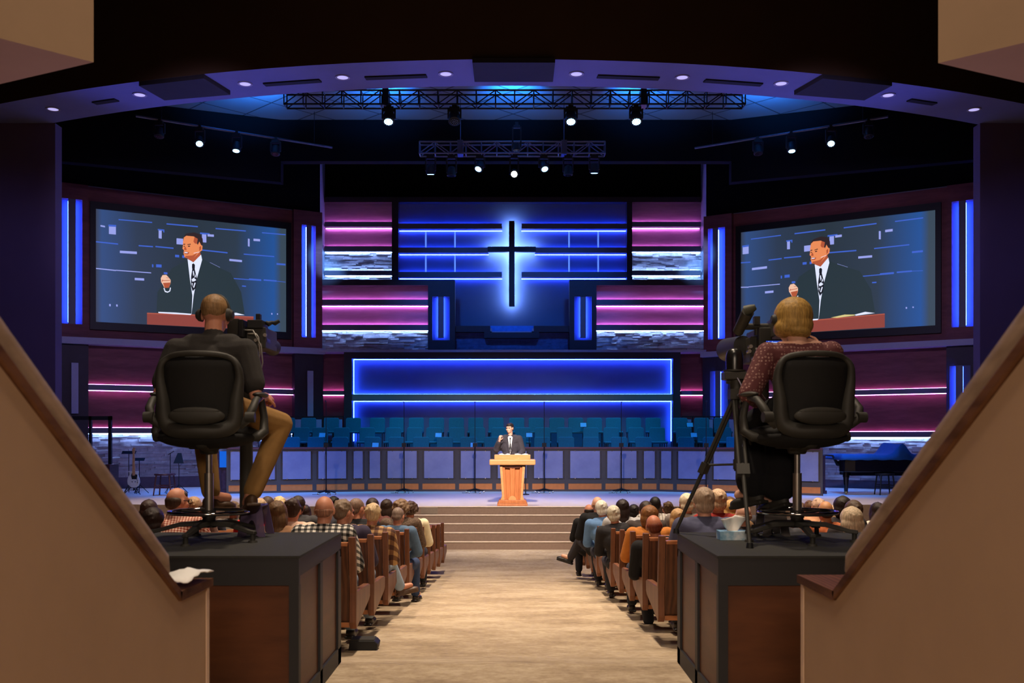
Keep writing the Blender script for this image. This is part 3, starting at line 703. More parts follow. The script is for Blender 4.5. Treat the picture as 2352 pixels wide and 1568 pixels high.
def torso_parts(mb, J, g=0.0):
    pel, ch, nb = V(J['pel']), V(J['ch']), V(J['nb']); sp = (ch - pel).normalized()
    sh = (V(J['sh'][1]) - V(J['sh'][0])).normalized(); fw = sp.cross(sh); fw.normalize(); sh2 = fw.cross(sp)
    M = Matrix((sh2, fw, sp)).transposed(); w = J.get('w', 1.0)
    mb.ell(pel, ((.165 + g) * w, .12 + g, .115 + g), M); mb.ell(pel.lerp(ch, .5), ((.148 + g) * w, .108 + g, .15 + g), M)
    mb.ell(ch, ((.172 + g) * w, .112 + g, .16 + g), M)
    for s in (0, 1): mb.cap(ch + (V(J['sh'][s]) - ch) * .35 + sp * .06, V(J['sh'][s]), .075 + g, .055 + g)
    mb.cap(V(J['sh'][0]) * .55 + nb * .45, V(J['sh'][1]) * .55 + nb * .45, .052 + g, .052 + g)
def body_mesh(J, voxel=.009):
    mb = MB(); torso_parts(mb, J)
    M = J['head']; hc = M @ V((0, -.015, -.03)); mb.cap(J['nb'], hc, .056, .052)
    head_parts(mb, M)
    for s in (0, 1):
        mb.cap(J['sh'][s], J['el'][s], .046, .038); mb.cap(J['el'][s], J['wr'][s], .038, .026)
        hd, hn = J['hd'][s], J['hn'][s]
        hand_parts(mb, J['wr'][s], hd, hn, J['ts'][s], J.get('curl', (.5, .5))[s], J.get('fr', .009))
        mb.cap(J['hip'][s], J['kn'][s], .080, .056); mb.cap(J['kn'][s], J['an'][s], .054, .038)
        mb.cap(J['an'][s], V(J['an'][s]) + V(J['ft'][s]) * .13, .038, .03)
    return blob(mb, voxel, 2)
def shirt_mesh(J, sleeve=1.0, g=.016, voxel=.011, collar=True, hem=0.0):
    mb = MB(); torso_parts(mb, J, g)
    for s in (0, 1):
        e, w = V(J['el'][s]), V(J['wr'][s])
        if sleeve <= .6: mb.cap(J['sh'][s], V(J['sh'][s]).lerp(e, sleeve / .6 * .72), .054 + g, .050 + g)
        else:
            mb.cap(J['sh'][s], e, .060 + g, .050 + g)
            k = (sleeve - .6) / .4; mb.cap(e, e.lerp(w, k * .93), .050 + g * .7, .036 + g * .6)
    if collar:
        nb = V(J['nb']); hc = J['head'] @ V((0, -.015, -.03)); dr = (hc - nb).normalized()
        mb.cap(nb - dr * .01, nb + dr * .022, .066, .062)
    if hem: mb.cap(V(J['pel']) + V((-.06, 0, -hem)), V(J['pel']) + V((.06, 0, -hem)), .12, .12)
    return blob(mb, voxel, 3)
def trousers_mesh(J, g=.014, voxel=.012, flare=0.0):
    mb = MB(); mb.ell(J['pel'], (.165 + g, .12 + g, .11 + g))
    for s in (0, 1):
        h, k, a = V(J['hip'][s]), V(J['kn'][s]), V(J['an'][s])
        mb.cap(h, k, .086 + g, .062 + g); mb.cap(k, k.lerp(a, .92), .060 + g, .046 + g + flare)
    return blob(mb, voxel, 3)
def shoe_mb(J, s):
    a = V(J['an'][s]); f = V(J['ft'][s]).normalized(); up = V((0, 0, 1)); up = (up - f * up.dot(f)).normalized(); l = f.cross(up)
    M = Matrix((l, f, up)).transposed(); mb = MB()
    mb.ell(a - up * .035 + f * .0, (.040, .060, .045), M); mb.ell(a - up * .048 + f * .11, (.048, .085, .032), M)
    mb.ell(a - up * .05 + f * .05, (.040, .1, .028), M); mb.obox(a - up * .073 + f * .06, (l, f, up), (.042, .125, .010)); return mb
def shoe_mesh(J, s, voxel=.009): return blob(shoe_mb(J, s), voxel, 1)
def hair_mesh(kind, M, voxel=.007, seed=1):
    rr = random.Random(seed); mb = MB()
    S = [('e', (0, -.020, .030), (.0815, .096, .092)), ('e', (0, -.055, -.022), (.068, .048, .052))]
    if kind == 'bald': S = [('e', (0, -.030, -.010), (.0765, .074, .036)), ('e', (0, -.055, -.03), (.062, .045, .035))]
    if kind == 'balding': S = [('e', (0, -.032, .0), (.081, .076, .052)), ('e', (0, -.055, -.03), (.066, .048, .045)), ('e', (0, .03, .055), (.066, .05, .04))]
    if kind == 'buzz': S = [('e', (0, -.016, .026), (.0775, .095, .089)), ('e', (0, -.052, -.022), (.064, .048, .05))]
    if kind == 'long': S += [('e', (0, -.025, .028), (.09, .1, .095)), ('e', (0, -.052, -.06), (.096, .060, .12)), ('e', (0, -.06, -.17), (.085, .045, .12)), ('e', (.075, 0, -.05), (.02, .045, .1)), ('e', (-.075, 0, -.05), (.02, .045, .1))]
    if kind == 'bob': S += [('e', (0, -.022, .026), (.100, .105, .098)), ('e', (0, -.04, -.035), (.106, .080, .085)), ('e', (0, -.045, -.075), (.098, .066, .06))]
    if kind == 'crew': S = [('e', (0, -.016, .034), (.0785, .096, .084)), ('e', (0, -.05, .01), (.066, .05, .05))]
    if kind == 'parted': S += [('e', (0, .018, .066), (.070, .072, .042))]
    if kind == 'bun': S += [('e', (0, -.085, .065), (.045, .04, .045))]
    if kind == 'pony': S += [('e', (0, -.11, .02), (.025, .03, .03)), ('e', (0, -.12, -.06), (.03, .028, .1))]
    if kind == 'full': S += [('e', (0, -.018, .036), (.088, .100, .094)), ('e', (0, -.05, -.03), (.078, .055, .06))]
    if kind == 'curly':
        for _ in range(110):
            a = rr.uniform(0, 2 * PI); z = rr.uniform(-.75, 1); r = math.sqrt(1 - z * z); p = (.10 * r * math.cos(a), .105 * r * math.sin(a) - .03, .098 * z + .012)
            if p[1] > .05 and p[2] < .06: continue
            S.append(('e', p, (rr.uniform(.014, .024),) * 3))
        S.append(('e', (0, -.03, .02), (.1, .1, .1)))
    put(mb, M, S)
    if kind in ('short', 'full', 'bob', 'long', 'bun'):      # tufts that break the outline
        for _ in range(26):
            a = rr.uniform(0, 2 * PI); z = rr.uniform(-.1, 1); r = math.sqrt(1 - z * z)
            p = V((.078 * r * math.cos(a), .09 * r * math.sin(a) - .024, .088 * z + .03))
            if p.y > .04 and p.z < .08: continue
            mb.ell(M @ p, (rr.uniform(.010, .02), rr.uniform(.010, .024), rr.uniform(.008, .014)), None, 8, 6)
    return blob(mb, voxel, 2)

# ---- seated audience: three head directions, one crossed-leg pose
def seated(yaw=0, crossed=False, lean=0, pitch=0):
    J = dict(pel=(0, .0, .50), ch=(0, -.03 + lean, .78), nb=(0, -.005 + lean, .955), sh=((-.185, -.01 + lean, .93), (.185, -.01 + lean, .93)),
        el=((-.25, .06 + lean, .67), (.25, .06 + lean, .67)), wr=((-.12, .27, .615), (.12, .27, .615)), hd=((.5, .8, -.1), (-.5, .8, -.1)), hn=((0, 0, -1), (0, 0, -1)), ts=(1, -1),
        hip=((-.09, .02, .50), (.09, .02, .50)), kn=((-.13, .46, .50), (.13, .46, .50)), an=((-.13, .50, .085), (.13, .50, .085)), ft=((0, 1, 0), (0, 1, 0)))
    J['head'] = headM((0, .03 + lean, 1.112), yaw, -6 + pitch)
    if crossed:
        J['kn'] = ((-.20, .44, .56), (.10, .46, .50)); J['hip'] = ((-.09, .02, .52), (.09, .02, .50)); J['an'] = ((-.29, .60, .30), (.12, .50, .085)); J['ft'] = ((-.8, .2, .25), (0, 1, 0)); J['kn'] = ((-.16, .46, .58), (.10, .46, .50))
    return J
VAR = {}
def variant(key):
    if key not in VAR:
        yaw, crossed, lean = key; J = seated(yaw, crossed, lean, -16 if lean else 0)
        VAR[key] = dict(J=J, body=body_mesh(J, .011), shirt=shirt_mesh(J, 1.0), trousers=trousers_mesh(J), shoes=(shoe_mesh(J, 0, .011), shoe_mesh(J, 1, .011)), hair={}, eyes=None)
        e = eyes_mesh(J['head']).mesh('eyes'); e.shade_smooth(); VAR[key]['eyes'] = e
    return VAR[key]
def glasses_mb(M):
    mb = MB()
    for s in (-1, 1):
        c = M @ V((s * .034, .101, .003)); ring = [c + M.to_3x3() @ V((.024 * math.cos(a), 0, .019 * math.sin(a))) for a in [2 * PI * k / 14 for k in range(14)]]
        mb.tube(ring, .0028, 6, True); mb.cone(M @ V((s * .058, .1, .008)), M @ V((s * .084, -.005, .008)), .0028)
    mb.cone(M @ V((-.01, .101, .006)), M @ V((.01, .101, .006)), .0025); return mb
def audience(px, top, k, hair, hcol, shirt, label, group, yaw=0, skin=None, trous=(40, 42, 52), shoe=(34, 26, 22), crossed=False, lean=0, glasses=False, rot=0, dd=.28, sc=None, roll=0, mirror=False):
    d = (7.15 + .93 * k if px < CX else 7.62 + .92 * k) + dd; z = Z(top, d); f = fl(d); H = z - f; s = sc or max(.9, min(1.06, H / 1.245))
    v = variant((yaw, crossed, lean)); sm = shirt if not isinstance(shirt, tuple) else mat('cloth_%d_%d_%d' % shirt, rgb(*shirt), .9, var=.1, nsc=14, bump=.2)
    o = onobj('person', v['body'], skin or M_skin); o.location = (X(px, d) - 1.12 * s * math.sin(math.radians(roll)), d, z - 1.245 * s); o.scale = (-s if mirror else s, s, s); o.rotation_euler = (0, math.radians(roll), math.radians(rot))
    tag(o, label, 'person', group)
    onobj('shirt', v['shirt'], sm, o); onobj('trousers', v['trousers'], mat('cloth_%d_%d_%d' % trous, rgb(*trous), .9, var=.1, nsc=14), o)
    sh = mat('shoe_%d_%d_%d' % shoe, rgb(*shoe), .45)
    for q_ in v['shoes']: onobj('shoe', q_, sh, o)
    if hair not in v['hair']: v['hair'][hair] = hair_mesh(hair, v['J']['head'], .009, len(hair))
    onobj('hair', v['hair'][hair], hairmat('hair_%d_%d_%d' % hcol, rgb(*hcol)), o)
    onobj('eyes', v['eyes'], M_eye, o)
    if glasses: finish('glasses', glasses_mb(v['J']['head']).mesh('glasses'), M_black, o, 60)
    return o
GL, GR = 'people seated in the pews left of the aisle', 'people seated in the pews right of the aisle'
pl_bw = plaid('black_white_plaid', rgb(18, 18, 20), rgb(110, 108, 104), rgb(236, 230, 220), 21)
pl_rd = plaid('red_gingham', rgb(150, 62, 48), rgb(206, 140, 118), rgb(240, 214, 196), 42)
pl_gy = plaid('grey_plaid', rgb(84, 80, 78), rgb(140, 134, 128), rgb(196, 188, 178), 26, .3)
dots_w = dotted('speckled_brown', rgb(84, 64, 50), rgb(130, 104, 82), 60)
flor = dotted('white_black_print', rgb(232, 226, 220), rgb(30, 28, 30), 9)
GREY = (156, 140, 126); LGREY = (196, 186, 172); WHT = (226, 218, 206); DBR = (58, 42, 34); BRN = (96, 68, 48); BLK = (30, 25, 24); BLD = (204, 170, 120); LBL = (226, 208, 176); BLBR = (150, 116, 78); AUB = (142, 78, 42)
AUD = [
 (744, 1133, 0, 'bald', (150, 104, 82), pl_bw, 'bald man in black and white plaid shirt in nearest pew left of the aisle', GL, dict(trous=(130, 150, 176), skin=M_skin)),
 (788, 1143, 1, 'short', (134, 112, 92), (60, 52, 74), 'man with short grey-brown hair, head turned right, beside the bald plaid-shirted man', GL, dict(yaw=-35, trous=(150, 170, 196), rot=-4)),
 (856, 1151, 2, 'short', (206, 178, 138), plaid('tan_stripe', rgb(76, 46, 36), rgb(124, 86, 58), rgb(190, 150, 100), 12, .5), 'man with sandy blond hair and tan striped shirt at the aisle end, left', GL, dict(yaw=0, trous=(150, 168, 190), crossed=True, mirror=True, shoe=(84, 60, 44), roll=5)),
 (819, 1140, 3, 'buzz', (126, 100, 84), (22, 22, 26), 'man with thin brown hair in a black jacket, just behind the sandy-haired man left', GL, dict(yaw=-35)),
 (855, 1142, 6, 'full', DBR, (90, 50, 46), 'person whose dark brown crown shows over the sandy-haired man left', GL, {}),
 (903, 1164, 4, 'buzz', (132, 112, 100), (84, 108, 136), 'man with grey buzz cut in a faded denim shirt leaning forward by the aisle', GL, dict(lean=.16, trous=(50, 66, 100), rot=-12)),
 (888, 1144, 7, 'long', DBR, (70, 60, 66), 'dark-haired woman just left of the curly-haired head', GL, {}),
 (921, 1144, 5, 'curly', (128, 102, 80), dots_w, 'person with curly grey-brown hair in a speckled brown sweater', GL, {}),
 (942, 1149, 6, 'curly', (72, 50, 40), (232, 220, 186), 'person with dark curly hair and cream top at the aisle, left', GL, dict(yaw=0)),
 (636, 1147, 1, 'long', (108, 80, 54), (150, 110, 80), 'woman with long straight dark-blond hair behind the left camera platform', GL, {}),
 (594, 1141, 3, 'long', (190, 160, 124), (206, 24, 30), 'woman with frizzy light hair in a bright red top, left block', GL, {}),
 (614, 1137, 4, 'pony', (74, 54, 44), (90, 70, 64), 'brown-haired person in front of the woman in the red top', GL, {}),
 (641, 1137, 6, 'short', (228, 196, 146), (90, 90, 100), 'person with pale blond crown peeping over the long-haired woman, left', GL, {}),
 (671, 1142, 2, 'bun', (62, 44, 36), (230, 190, 168), 'woman with dark pinned-up hair and peach top, left block', GL, {}),
 (684, 1137, 5, 'full', (54, 40, 34), (60, 58, 60), 'dark-haired person directly in front of the pinned-up dark hair, left', GL, {}),
 (700, 1157, 7, 'long', (50, 34, 30), flor, 'woman with long dark hair in a white top with black print, left block', GL, {}),
 (766, 1137, 8, 'short', BLK, (60, 60, 70), 'black-haired person showing behind the bald man, left block', GL, {}),
 (405, 1114, 1, 'balding', (74, 58, 48), pl_rd, 'man in glasses and red gingham shirt turned towards the aisle', GL, dict(yaw=-35, glasses=True)),
 (350, 1163, 0, 'full', (42, 28, 24), (36, 30, 34), 'dark-haired person left of the gingham shirt, lower of the two dark heads', GL, {}),
 (341, 1145, 4, 'bob', (56, 38, 36), (60, 40, 40), 'dark-haired person at far left, upper of the two dark heads', GL, {}),
 (444, 1139, 4, 'full', (176, 140, 106), (120, 90, 80), 'fair-haired person just right of the man in the gingham shirt', GL, {}),
 (470, 1150, 5, 'long', (98, 68, 50), (60, 60, 70), 'brown-haired person hidden behind the left chair column', GL, {}),
 (536, 1150, 6, 'curly', (120, 96, 74), (120, 110, 100), 'person with light curls below the brown boot of the left camera operator', GL, {}),
 (1373, 1137, 7, 'bald', (160, 112, 86), (20, 20, 24), 'bald man in glasses and black suit with one leg crossed into the aisle, right', GR, dict(crossed=True, glasses=True, skin=M_skin2, trous=(52, 50, 56), shoe=(24, 20, 20), rot=6)),
 (1353, 1155, 8, 'balding', (40, 30, 28), (22, 22, 26), 'balding dark-haired man in a black coat at the far front of the right block', GR, {}),
 (1382, 1146, 6, 'full', (232, 220, 206), (96, 132, 178), 'person with glossy white hair and light blue shirt, right block', GR, dict(roll=-7)),
 (1410, 1157, 4, 'full', (204, 196, 178), (34, 32, 36), 'person with short silver hair in a dark quilted coat at the aisle, right', GR, dict(roll=-8)),
 (1430, 1144, 5, 'long', (42, 30, 26), (168, 166, 168), 'woman with long dark hair in a light grey sweater, right block', GR, {}),
 (1456, 1157, 7, 'full', (34, 26, 26), (190, 176, 172), 'small dark-haired person right of the long-haired woman in grey', GR, {}),
 (1484, 1149, 4, 'full', (50, 36, 30), (60, 50, 46), 'dark brown head half hidden by the auburn hair, right block', GR, {}),
 (1505, 1137, 6, 'buzz', (30, 26, 24), pl_gy, 'man with close-cropped black hair in a grey plaid shirt, right block', GR, dict(skin=mat('skin_brown', rgb(120, 78, 56), .5))),
 (1492, 1158, 2, 'bob', (134, 88, 50), (194, 118, 48), 'person with wavy light auburn hair in a mustard orange sweater', GR, {}),
 (1503, 1175, 1, 'balding', (116, 54, 34), (20, 19, 22), 'red-haired person with a balding crown and black top, right block near aisle', GR, dict(skin=mat('skin_red', rgb(196, 124, 94), .5), roll=-8)),
 (1535, 1150, 7, 'bun', (92, 70, 48), (210, 190, 180), 'small person with a brown hair bun, right block', GR, {}),
 (1557, 1165, 3, 'long', (182, 144, 98), (198, 128, 56), 'woman with straight blond hair in an orange top, right block', GR, {}),
 (1578, 1131, 4, 'full', (226, 208, 180), (120, 110, 104), 'person with cream-white hair behind the tripod leg', GR, {}),
 (1618, 1117, 0, 'full', (172, 148, 128), mat('slate_cloth', rgb(82, 84, 112), .85, var=.08, nsc=30), 'man with thick silver-grey hair in a slate blue shirt, nearest row right', GR, dict(skin=M_skin2)),
 (1650, 1121, 2, 'full', (214, 180, 146), (150, 40, 34), 'person with pale sandy hair and red collar just right of the silver-haired man', GR, {}),
 (1679, 1145, 3, 'long', (204, 158, 96), (120, 90, 60), 'woman with golden hair above the tissue box', GR, {}),
 (1676, 1138, 6, 'short', (110, 78, 54), (80, 70, 70), 'brown crown behind the golden-haired woman, right block', GR, {}),
 (1703, 1144, 7, 'short', (40, 32, 30), (70, 66, 70), 'dark crown of a person just left of the black shoes, right block', GR, {}),
 (1709, 1153, 1, 'bald', (186, 150, 124), (50, 46, 50), 'bald man with fair skin behind the front tripod leg', GR, dict(skin=M_skin2)),
 (1898, 1146, 2, 'balding', (44, 32, 28), (196, 106, 62), 'man with dark hair and bald crown in an orange shirt, right of the right chair', GR, dict(skin=mat('skin_tan', rgb(206, 146, 100), .5))),
 (1880, 1141, 5, 'short', (226, 186, 160), (220, 160, 120), 'fair-haired person behind the balding man in orange', GR, {}),
 (1860, 1147, 6, 'short', (110, 78, 58), (100, 80, 80), 'brown-haired person next to the right chair column', GR, {}),
 (1918, 1158, 4, 'bob', (220, 184, 146), (180, 160, 150), 'blond person just right of the balding man in orange', GR, {}),
 (1936, 1137, 3, 'bob', (38, 28, 26), (40, 36, 40), 'dark-haired woman below the piano leg', GR, {}),
 (1962, 1147, 1, 'full', (92, 72, 58), (60, 54, 56), 'person with ruffled brown hair behind the big blond bob', GR, {}),
 (1957, 1161, 0, 'bob', (214, 190, 160), dotted('pale_print', rgb(190, 176, 156), rgb(120, 104, 90), 50), 'woman with a smooth pale blond bob in the nearest row at far right', GR, dict(skin=M_skin2)),
 (2016, 1151, 4, 'long', (44, 30, 28), (226, 216, 200), 'dark-haired person at the far right beside the parapet rail', GR, {}),
 (1790, 1160, 2, 'short', (120, 96, 76), (60, 60, 66), 'person seen below the black shoes of the right camera operator', GR, {}),
 (1840, 1152, 7, 'short', (110, 84, 64), (70, 60, 56), 'person mostly hidden behind the right chair column', GR, {}),
]
for a in AUD: audience(*a[:8], **a[8])

# ---- the three standing / working figures
def add_person(loc, J, label, skin, pieces, voxel=.0065):
    me = body_mesh(J, voxel); o = onobj('person', me, skin); o.location = loc; tag(o, label, 'person')
    for nm, m2, mt, lb in pieces:
        c = onobj(nm, m2, mt, o)
        if lb: c['label'] = lb
    return o
D_CH = 5.82; ZP = ZC - .595                                     # chairs on the camera platforms
CL = V((X(480, D_CH), D_CH, ZP)); CR = V((X(1831, D_CH), D_CH, ZP))
# left camera operator
J = dict(pel=(-.03, .02, .765), ch=(-.01, .06, .99), nb=(.0, .09, 1.175), sh=((-.205, .05, 1.105), (.195, .06, 1.105)), w=1.24,
    el=((-.275, -.04, .845), (.275, .0, .835)), wr=((-.25, .20, .80), (.26, .25, .84)), hd=((.2, .9, -.2), (.1, 1, .1)), hn=((.3, 0, -1), (-.6, 0, -.8)), ts=(1, -1), curl=(.5, .8), fr=.0085,
    hip=((-.12, .04, .77), (.08, .04, .77)), kn=((-.16, .40, .68), (.335, .36, .68)), an=((-.075, .30, .235), (.20, .16, .245)), ft=((.5, .8, -.1), (-.35, .7, -.35)))
J['head'] = headM((-.002, .13, 1.327), -4, -8)
mh = J['head']
M_polo = mat('black_polo', rgb(46, 43, 41), .9, var=.1, nsc=18, bump=.25)
mb = MB()
for s in (0, 1): mb.cap(V(J['sh'][s]) + V((0, 0, -.02)), V(J['sh'][s]).lerp(V(J['el'][s]), .78), .072, .064)
op1 = add_person(tuple(CL), J, 'camera operator in black polo shirt, khaki trousers and headphones on the left platform', M_skin,
   [('hair', hair_mesh('crew', mh, .006), hairmat('hair_op', rgb(150, 116, 78)), None),
    ('shirt', shirt_mesh(J, .6, .02, .008), M_polo, None), ('trousers', trousers_mesh(J, .012, .009), mat('khaki', rgb(150, 112, 62), .9, var=.12, nsc=9, bump=.3), None),
    ('shoe', shoe_mesh(J, 0, .007), mat('brown_leather', rgb(70, 48, 30), .5), None), ('shoe', shoe_mesh(J, 1, .007), mat('brown_leather', rgb(70, 48, 30), .5), None)])
finish('eyes', eyes_mesh(mh).mesh('eyes'), M_eye, op1, 180)
def headphones(loc, M, label, mic=False):
    T = thing('headphones', label, 'headphones', loc)
    arc_ = [M @ V((.088 * math.cos(a), -.005, .118 * math.sin(a) - .0)) for a in [PI * k / 18 for k in range(19)]]
    part('headband', MB().tube(arc_, .009, 8), M_rubber, T, False, 60)
    for s in (-1, 1):
        mb = MB(); mb.cone(M @ V((s * .078, -.005, -.005)), M @ V((s * .098, -.005, -.005)), .040, .036, 20); mb.cone(M @ V((s * .098, -.005, -.005)), M @ V((s * .112, -.005, -.005)), .034, .022, 20)
        part('ear_cup', mb, M_rubber, T, False, 40)
    return T
headphones(tuple(CL), mh, 'large black headphones on the left camera operator')
# right camera operator
J = dict(pel=(.035, -.0, .765), ch=(.035, .05, .97), nb=(.03, .07, 1.145), sh=((-.155, .06, 1.085), (.215, .06, 1.09)), w=.98,
    el=((-.275, .01, .85), (.30, .28, 1.02)), wr=((-.15, .24, .80), (.19, .16, 1.12)), hd=((.5, .8, 0), (-.75, -.5, .3)), hn=((0, 0, -1), (-.3, .8, -.3)), ts=(1, -1), curl=(.6, .35), fr=.008,
    hip=((-.07, .04, .76), (.12, .04, .76)), kn=((-.20, .36, .66), (.0, .38, .66)), an=((-.19, .25, .27), (-.05, .20, .25)), ft=((-.55, .7, -.2), (-.4, .7, -.25)))
J['head'] = headM((.0, .12, 1.28), 6, -10, 10); mh = J['head']; JB = dict(J); JB['nb'] = (.03, .07, 1.105)
mb = MB(); put(mb, mh, [('e', (0, -.020, .030), (.104, .108, .104)), ('e', (.008, -.034, -.02), (.100, .085, .075)), ('e', (.02, -.05, -.065), (.075, .06, .035)), ('e', (-.045, -.02, -.05), (.055, .07, .05)), ('e', (.04, -.03, -.03), (.05, .06, .05))])
mb.xf(mh @ Matrix.Scale(1.1, 4) @ mh.inverted()); bobm = blob(mb, .006, 4)
M_blouse = dotted('maroon_print', rgb(92, 44, 46), rgb(160, 122, 114), 52)
mb = MB(); mb.ell(J['pel'], (.18, .135, .12))
for s in (0, 1):
    h, k, a = V(J['hip'][s]), V(J['kn'][s]), V(J['an'][s]); mb.cap(h, k, .10, .085); mb.cap(k, a + V((0, 0, .07)), .082, .112)
skirt = blob(mb, .009, 4)
op2 = add_person(tuple(CR), J, 'camera operator with honey-blond bob and patterned maroon blouse on the right platform', M_skin2,
   [('hair', bobm, hairmat('hair_op2', rgb(176, 138, 72)), None), ('blouse', shirt_mesh(JB, .97, .014, .008, False), M_blouse, None),
    ('wide_trousers', skirt, mat('black_cloth', rgb(16, 16, 20), .95, var=.1), None), ('shoe', shoe_mesh(J, 0, .007), M_rubber, None), ('shoe', shoe_mesh(J, 1, .007), M_rubber, None)])
finish('eyes', eyes_mesh(mh).mesh('eyes'), M_eye, op2, 180)
headphones(tuple(CR), mh @ Matrix.Scale(1.12, 4), 'black headset on the blond camera operator, right platform')
# preacher (faces the hall, -y)
DP = 22.45
def fx(p): return (p[0], -p[1], p[2])
J = dict(pel=(0, 0, .96), ch=(0, 0, 1.28), nb=(0, 0, 1.52), sh=((-.19, 0, 1.475), (.19, 0, 1.475)),
    el=((-.31, -.04, 1.24), (.27, -.02, 1.20)), wr=((-.235, -.22, 1.44), (.20, -.22, 1.10)), hd=((.1, -.2, 1), (-.2, -1, -.15)), hn=((.7, .6, 0), (0, 0, -1)), ts=(-1, 1), curl=(.95, .25), fr=.009,
    hip=((-.09, 0, .93), (.09, 0, .93)), kn=((-.10, -.02, .50), (.10, -.02, .50)), an=((-.11, .02, .09), (.11, .02, .09)), ft=((-.1, -1, 0), (.1, -1, 0)))
J['head'] = headM((-.01, -.02, 1.715), 180 - 28, -5); mh = J['head']; J['w'] = 1.05
M_suit = mat('charcoal_suit', rgb(56, 52, 60), .85, var=.08, nsc=20)
op3 = add_person((X(1172, DP), DP, STAGE), J, 'preacher in a dark suit, white shirt and patterned tie, one fist raised, behind the lectern', M_skin2,
   [('hair', hair_mesh('parted', mh, .006), hairmat('hair_pr', rgb(46, 34, 32)), None), ('jacket', shirt_mesh(J, .93, .028, .009, False, .08), M_suit, None),
    ('trousers', trousers_mesh(J, .016, .009), M_suit, None), ('shoe', shoe_mesh(J, 0, .008), M_black, None), ('shoe', shoe_mesh(J, 1, .008), M_black, None)])
finish('eyes', eyes_mesh(mh).mesh('eyes'), M_eye, op3, 180)
mb = MB(); mb.ell((0, -.045, 1.50), (.066, .055, .045)); mb.ext([(-.058, -.115, 1.50), (.058, -.115, 1.50), (.0, -.158, 1.14)], (0, -.006, 0)); mb.ext([(-.058, -.04, 1.52), (.058, -.04, 1.52), (.058, -.12, 1.49), (-.058, -.12, 1.49)], (0, 0, -.03))
finish('shirt_front', mb.mesh('shirt_front'), mat('white_shirt', rgb(236, 234, 236), .8), op3, 40)
mb = MB(); mb.ext([(-.018, -.124, 1.50), (.018, -.124, 1.50), (.012, -.13, 1.465), (-.012, -.13, 1.465)], (0, -.008, 0)); mb.ext([(-.010, -.130, 1.465), (.010, -.130, 1.465), (.022, -.162, 1.22), (0, -.170, 1.17), (-.022, -.162, 1.22)], (0, -.005, 0))
finish('tie', mb.mesh('tie'), dotted('tie_print', rgb(24, 24, 28), rgb(220, 220, 224), 34), op3)
mb = MB()
for s, sg in ((-1, 1), (1, -1)): mb.ext([(s * .06, -.118, 1.53), (s * .10, -.13, 1.42), (s * .02, -.17, 1.16), (s * .004, -.165, 1.16), (s * .052, -.125, 1.50)], (0, -.008, 0))
finish('lapel', mb.mesh('lapel'), M_suit, op3)
# ================================================================== FURNITURE
# camera platforms ---------------------------------------------------
M_deckb = mat('black_deck_carpet', rgb(46, 46, 44), .9, var=.1, nsc=40)
M_pframe = mat('platform_frame_black', rgb(34, 33, 36), .55, var=.05)
for side, sx, xa, xb in (('left', -1, 1.075, 2.9), ('right', 1, 1.04, 2.9)):
    y0, y1, ft = 5.05, 6.30, ZP; zb = 1.10
    t = thing('camera_platform', '%s camera platform, wood panelled box with black frame and black carpeted top' % side, 'platform', (sx * (xa + xb) / 2, (y0 + y1) / 2, zb), 0, 'camera platforms')
    def bx(mb, a, b, c, d, e, f): mb.box(min(sx * a, sx * b), max(sx * a, sx * b), c, d, e, f)
    mb = MB(); bx(mb, xa - .005, xb, y0 - .005, y1 + .005, ft - .012, ft); part('top_carpet', mb, M_deckb, t)
    mb = MB(); bx(mb, xa, xb, y0, y0 + .03, ft - .15, ft - .012); bx(mb, xa, xa + .03, y0 + .03, y1 - .03, ft - .105, ft - .012); bx(mb, xa, xb, y1 - .03, y1, ft - .15, ft - .012); part('fascia', mb, M_pframe, t)
    mb = MB(); bx(mb, xa + .001, xa + .05, y0 + .001, y0 + .05, zb, ft - .15); bx(mb, xa, xa + .03, y1 - .1, y1, zb, ft - .1); bx(mb, xa + .9, xa + .95, y0, y0 + .03, zb, ft - .1)
    bx(mb, xa, xa + .03, 5.62, 5.69, zb, ft - .1); bx(mb, xa, xa + .03, y0, y1, zb, zb + .10); bx(mb, xa, xb, y0, y0 + .03, zb, zb + .10); part('frame', mb, M_pframe, t)
    mb = MB(); bx(mb, xa + .04, xb, y0 + .018, y0 + .028, zb + .1, ft - .15); part('panel', mb, M_platw, t)
    for a_, b_ in ((y0 + .05, 5.62), (5.69, y1 - .1)):
        mb = MB(); bx(mb, xa + .014, xa + .024, a_, b_, zb + .1, ft - .1); part('panel', mb, M_platw, t)
    mb = MB(); bx(mb, xa + .04, xb, y1 - .025, y1 - .015, zb, ft - .1); part('panel', mb, M_platw, t)
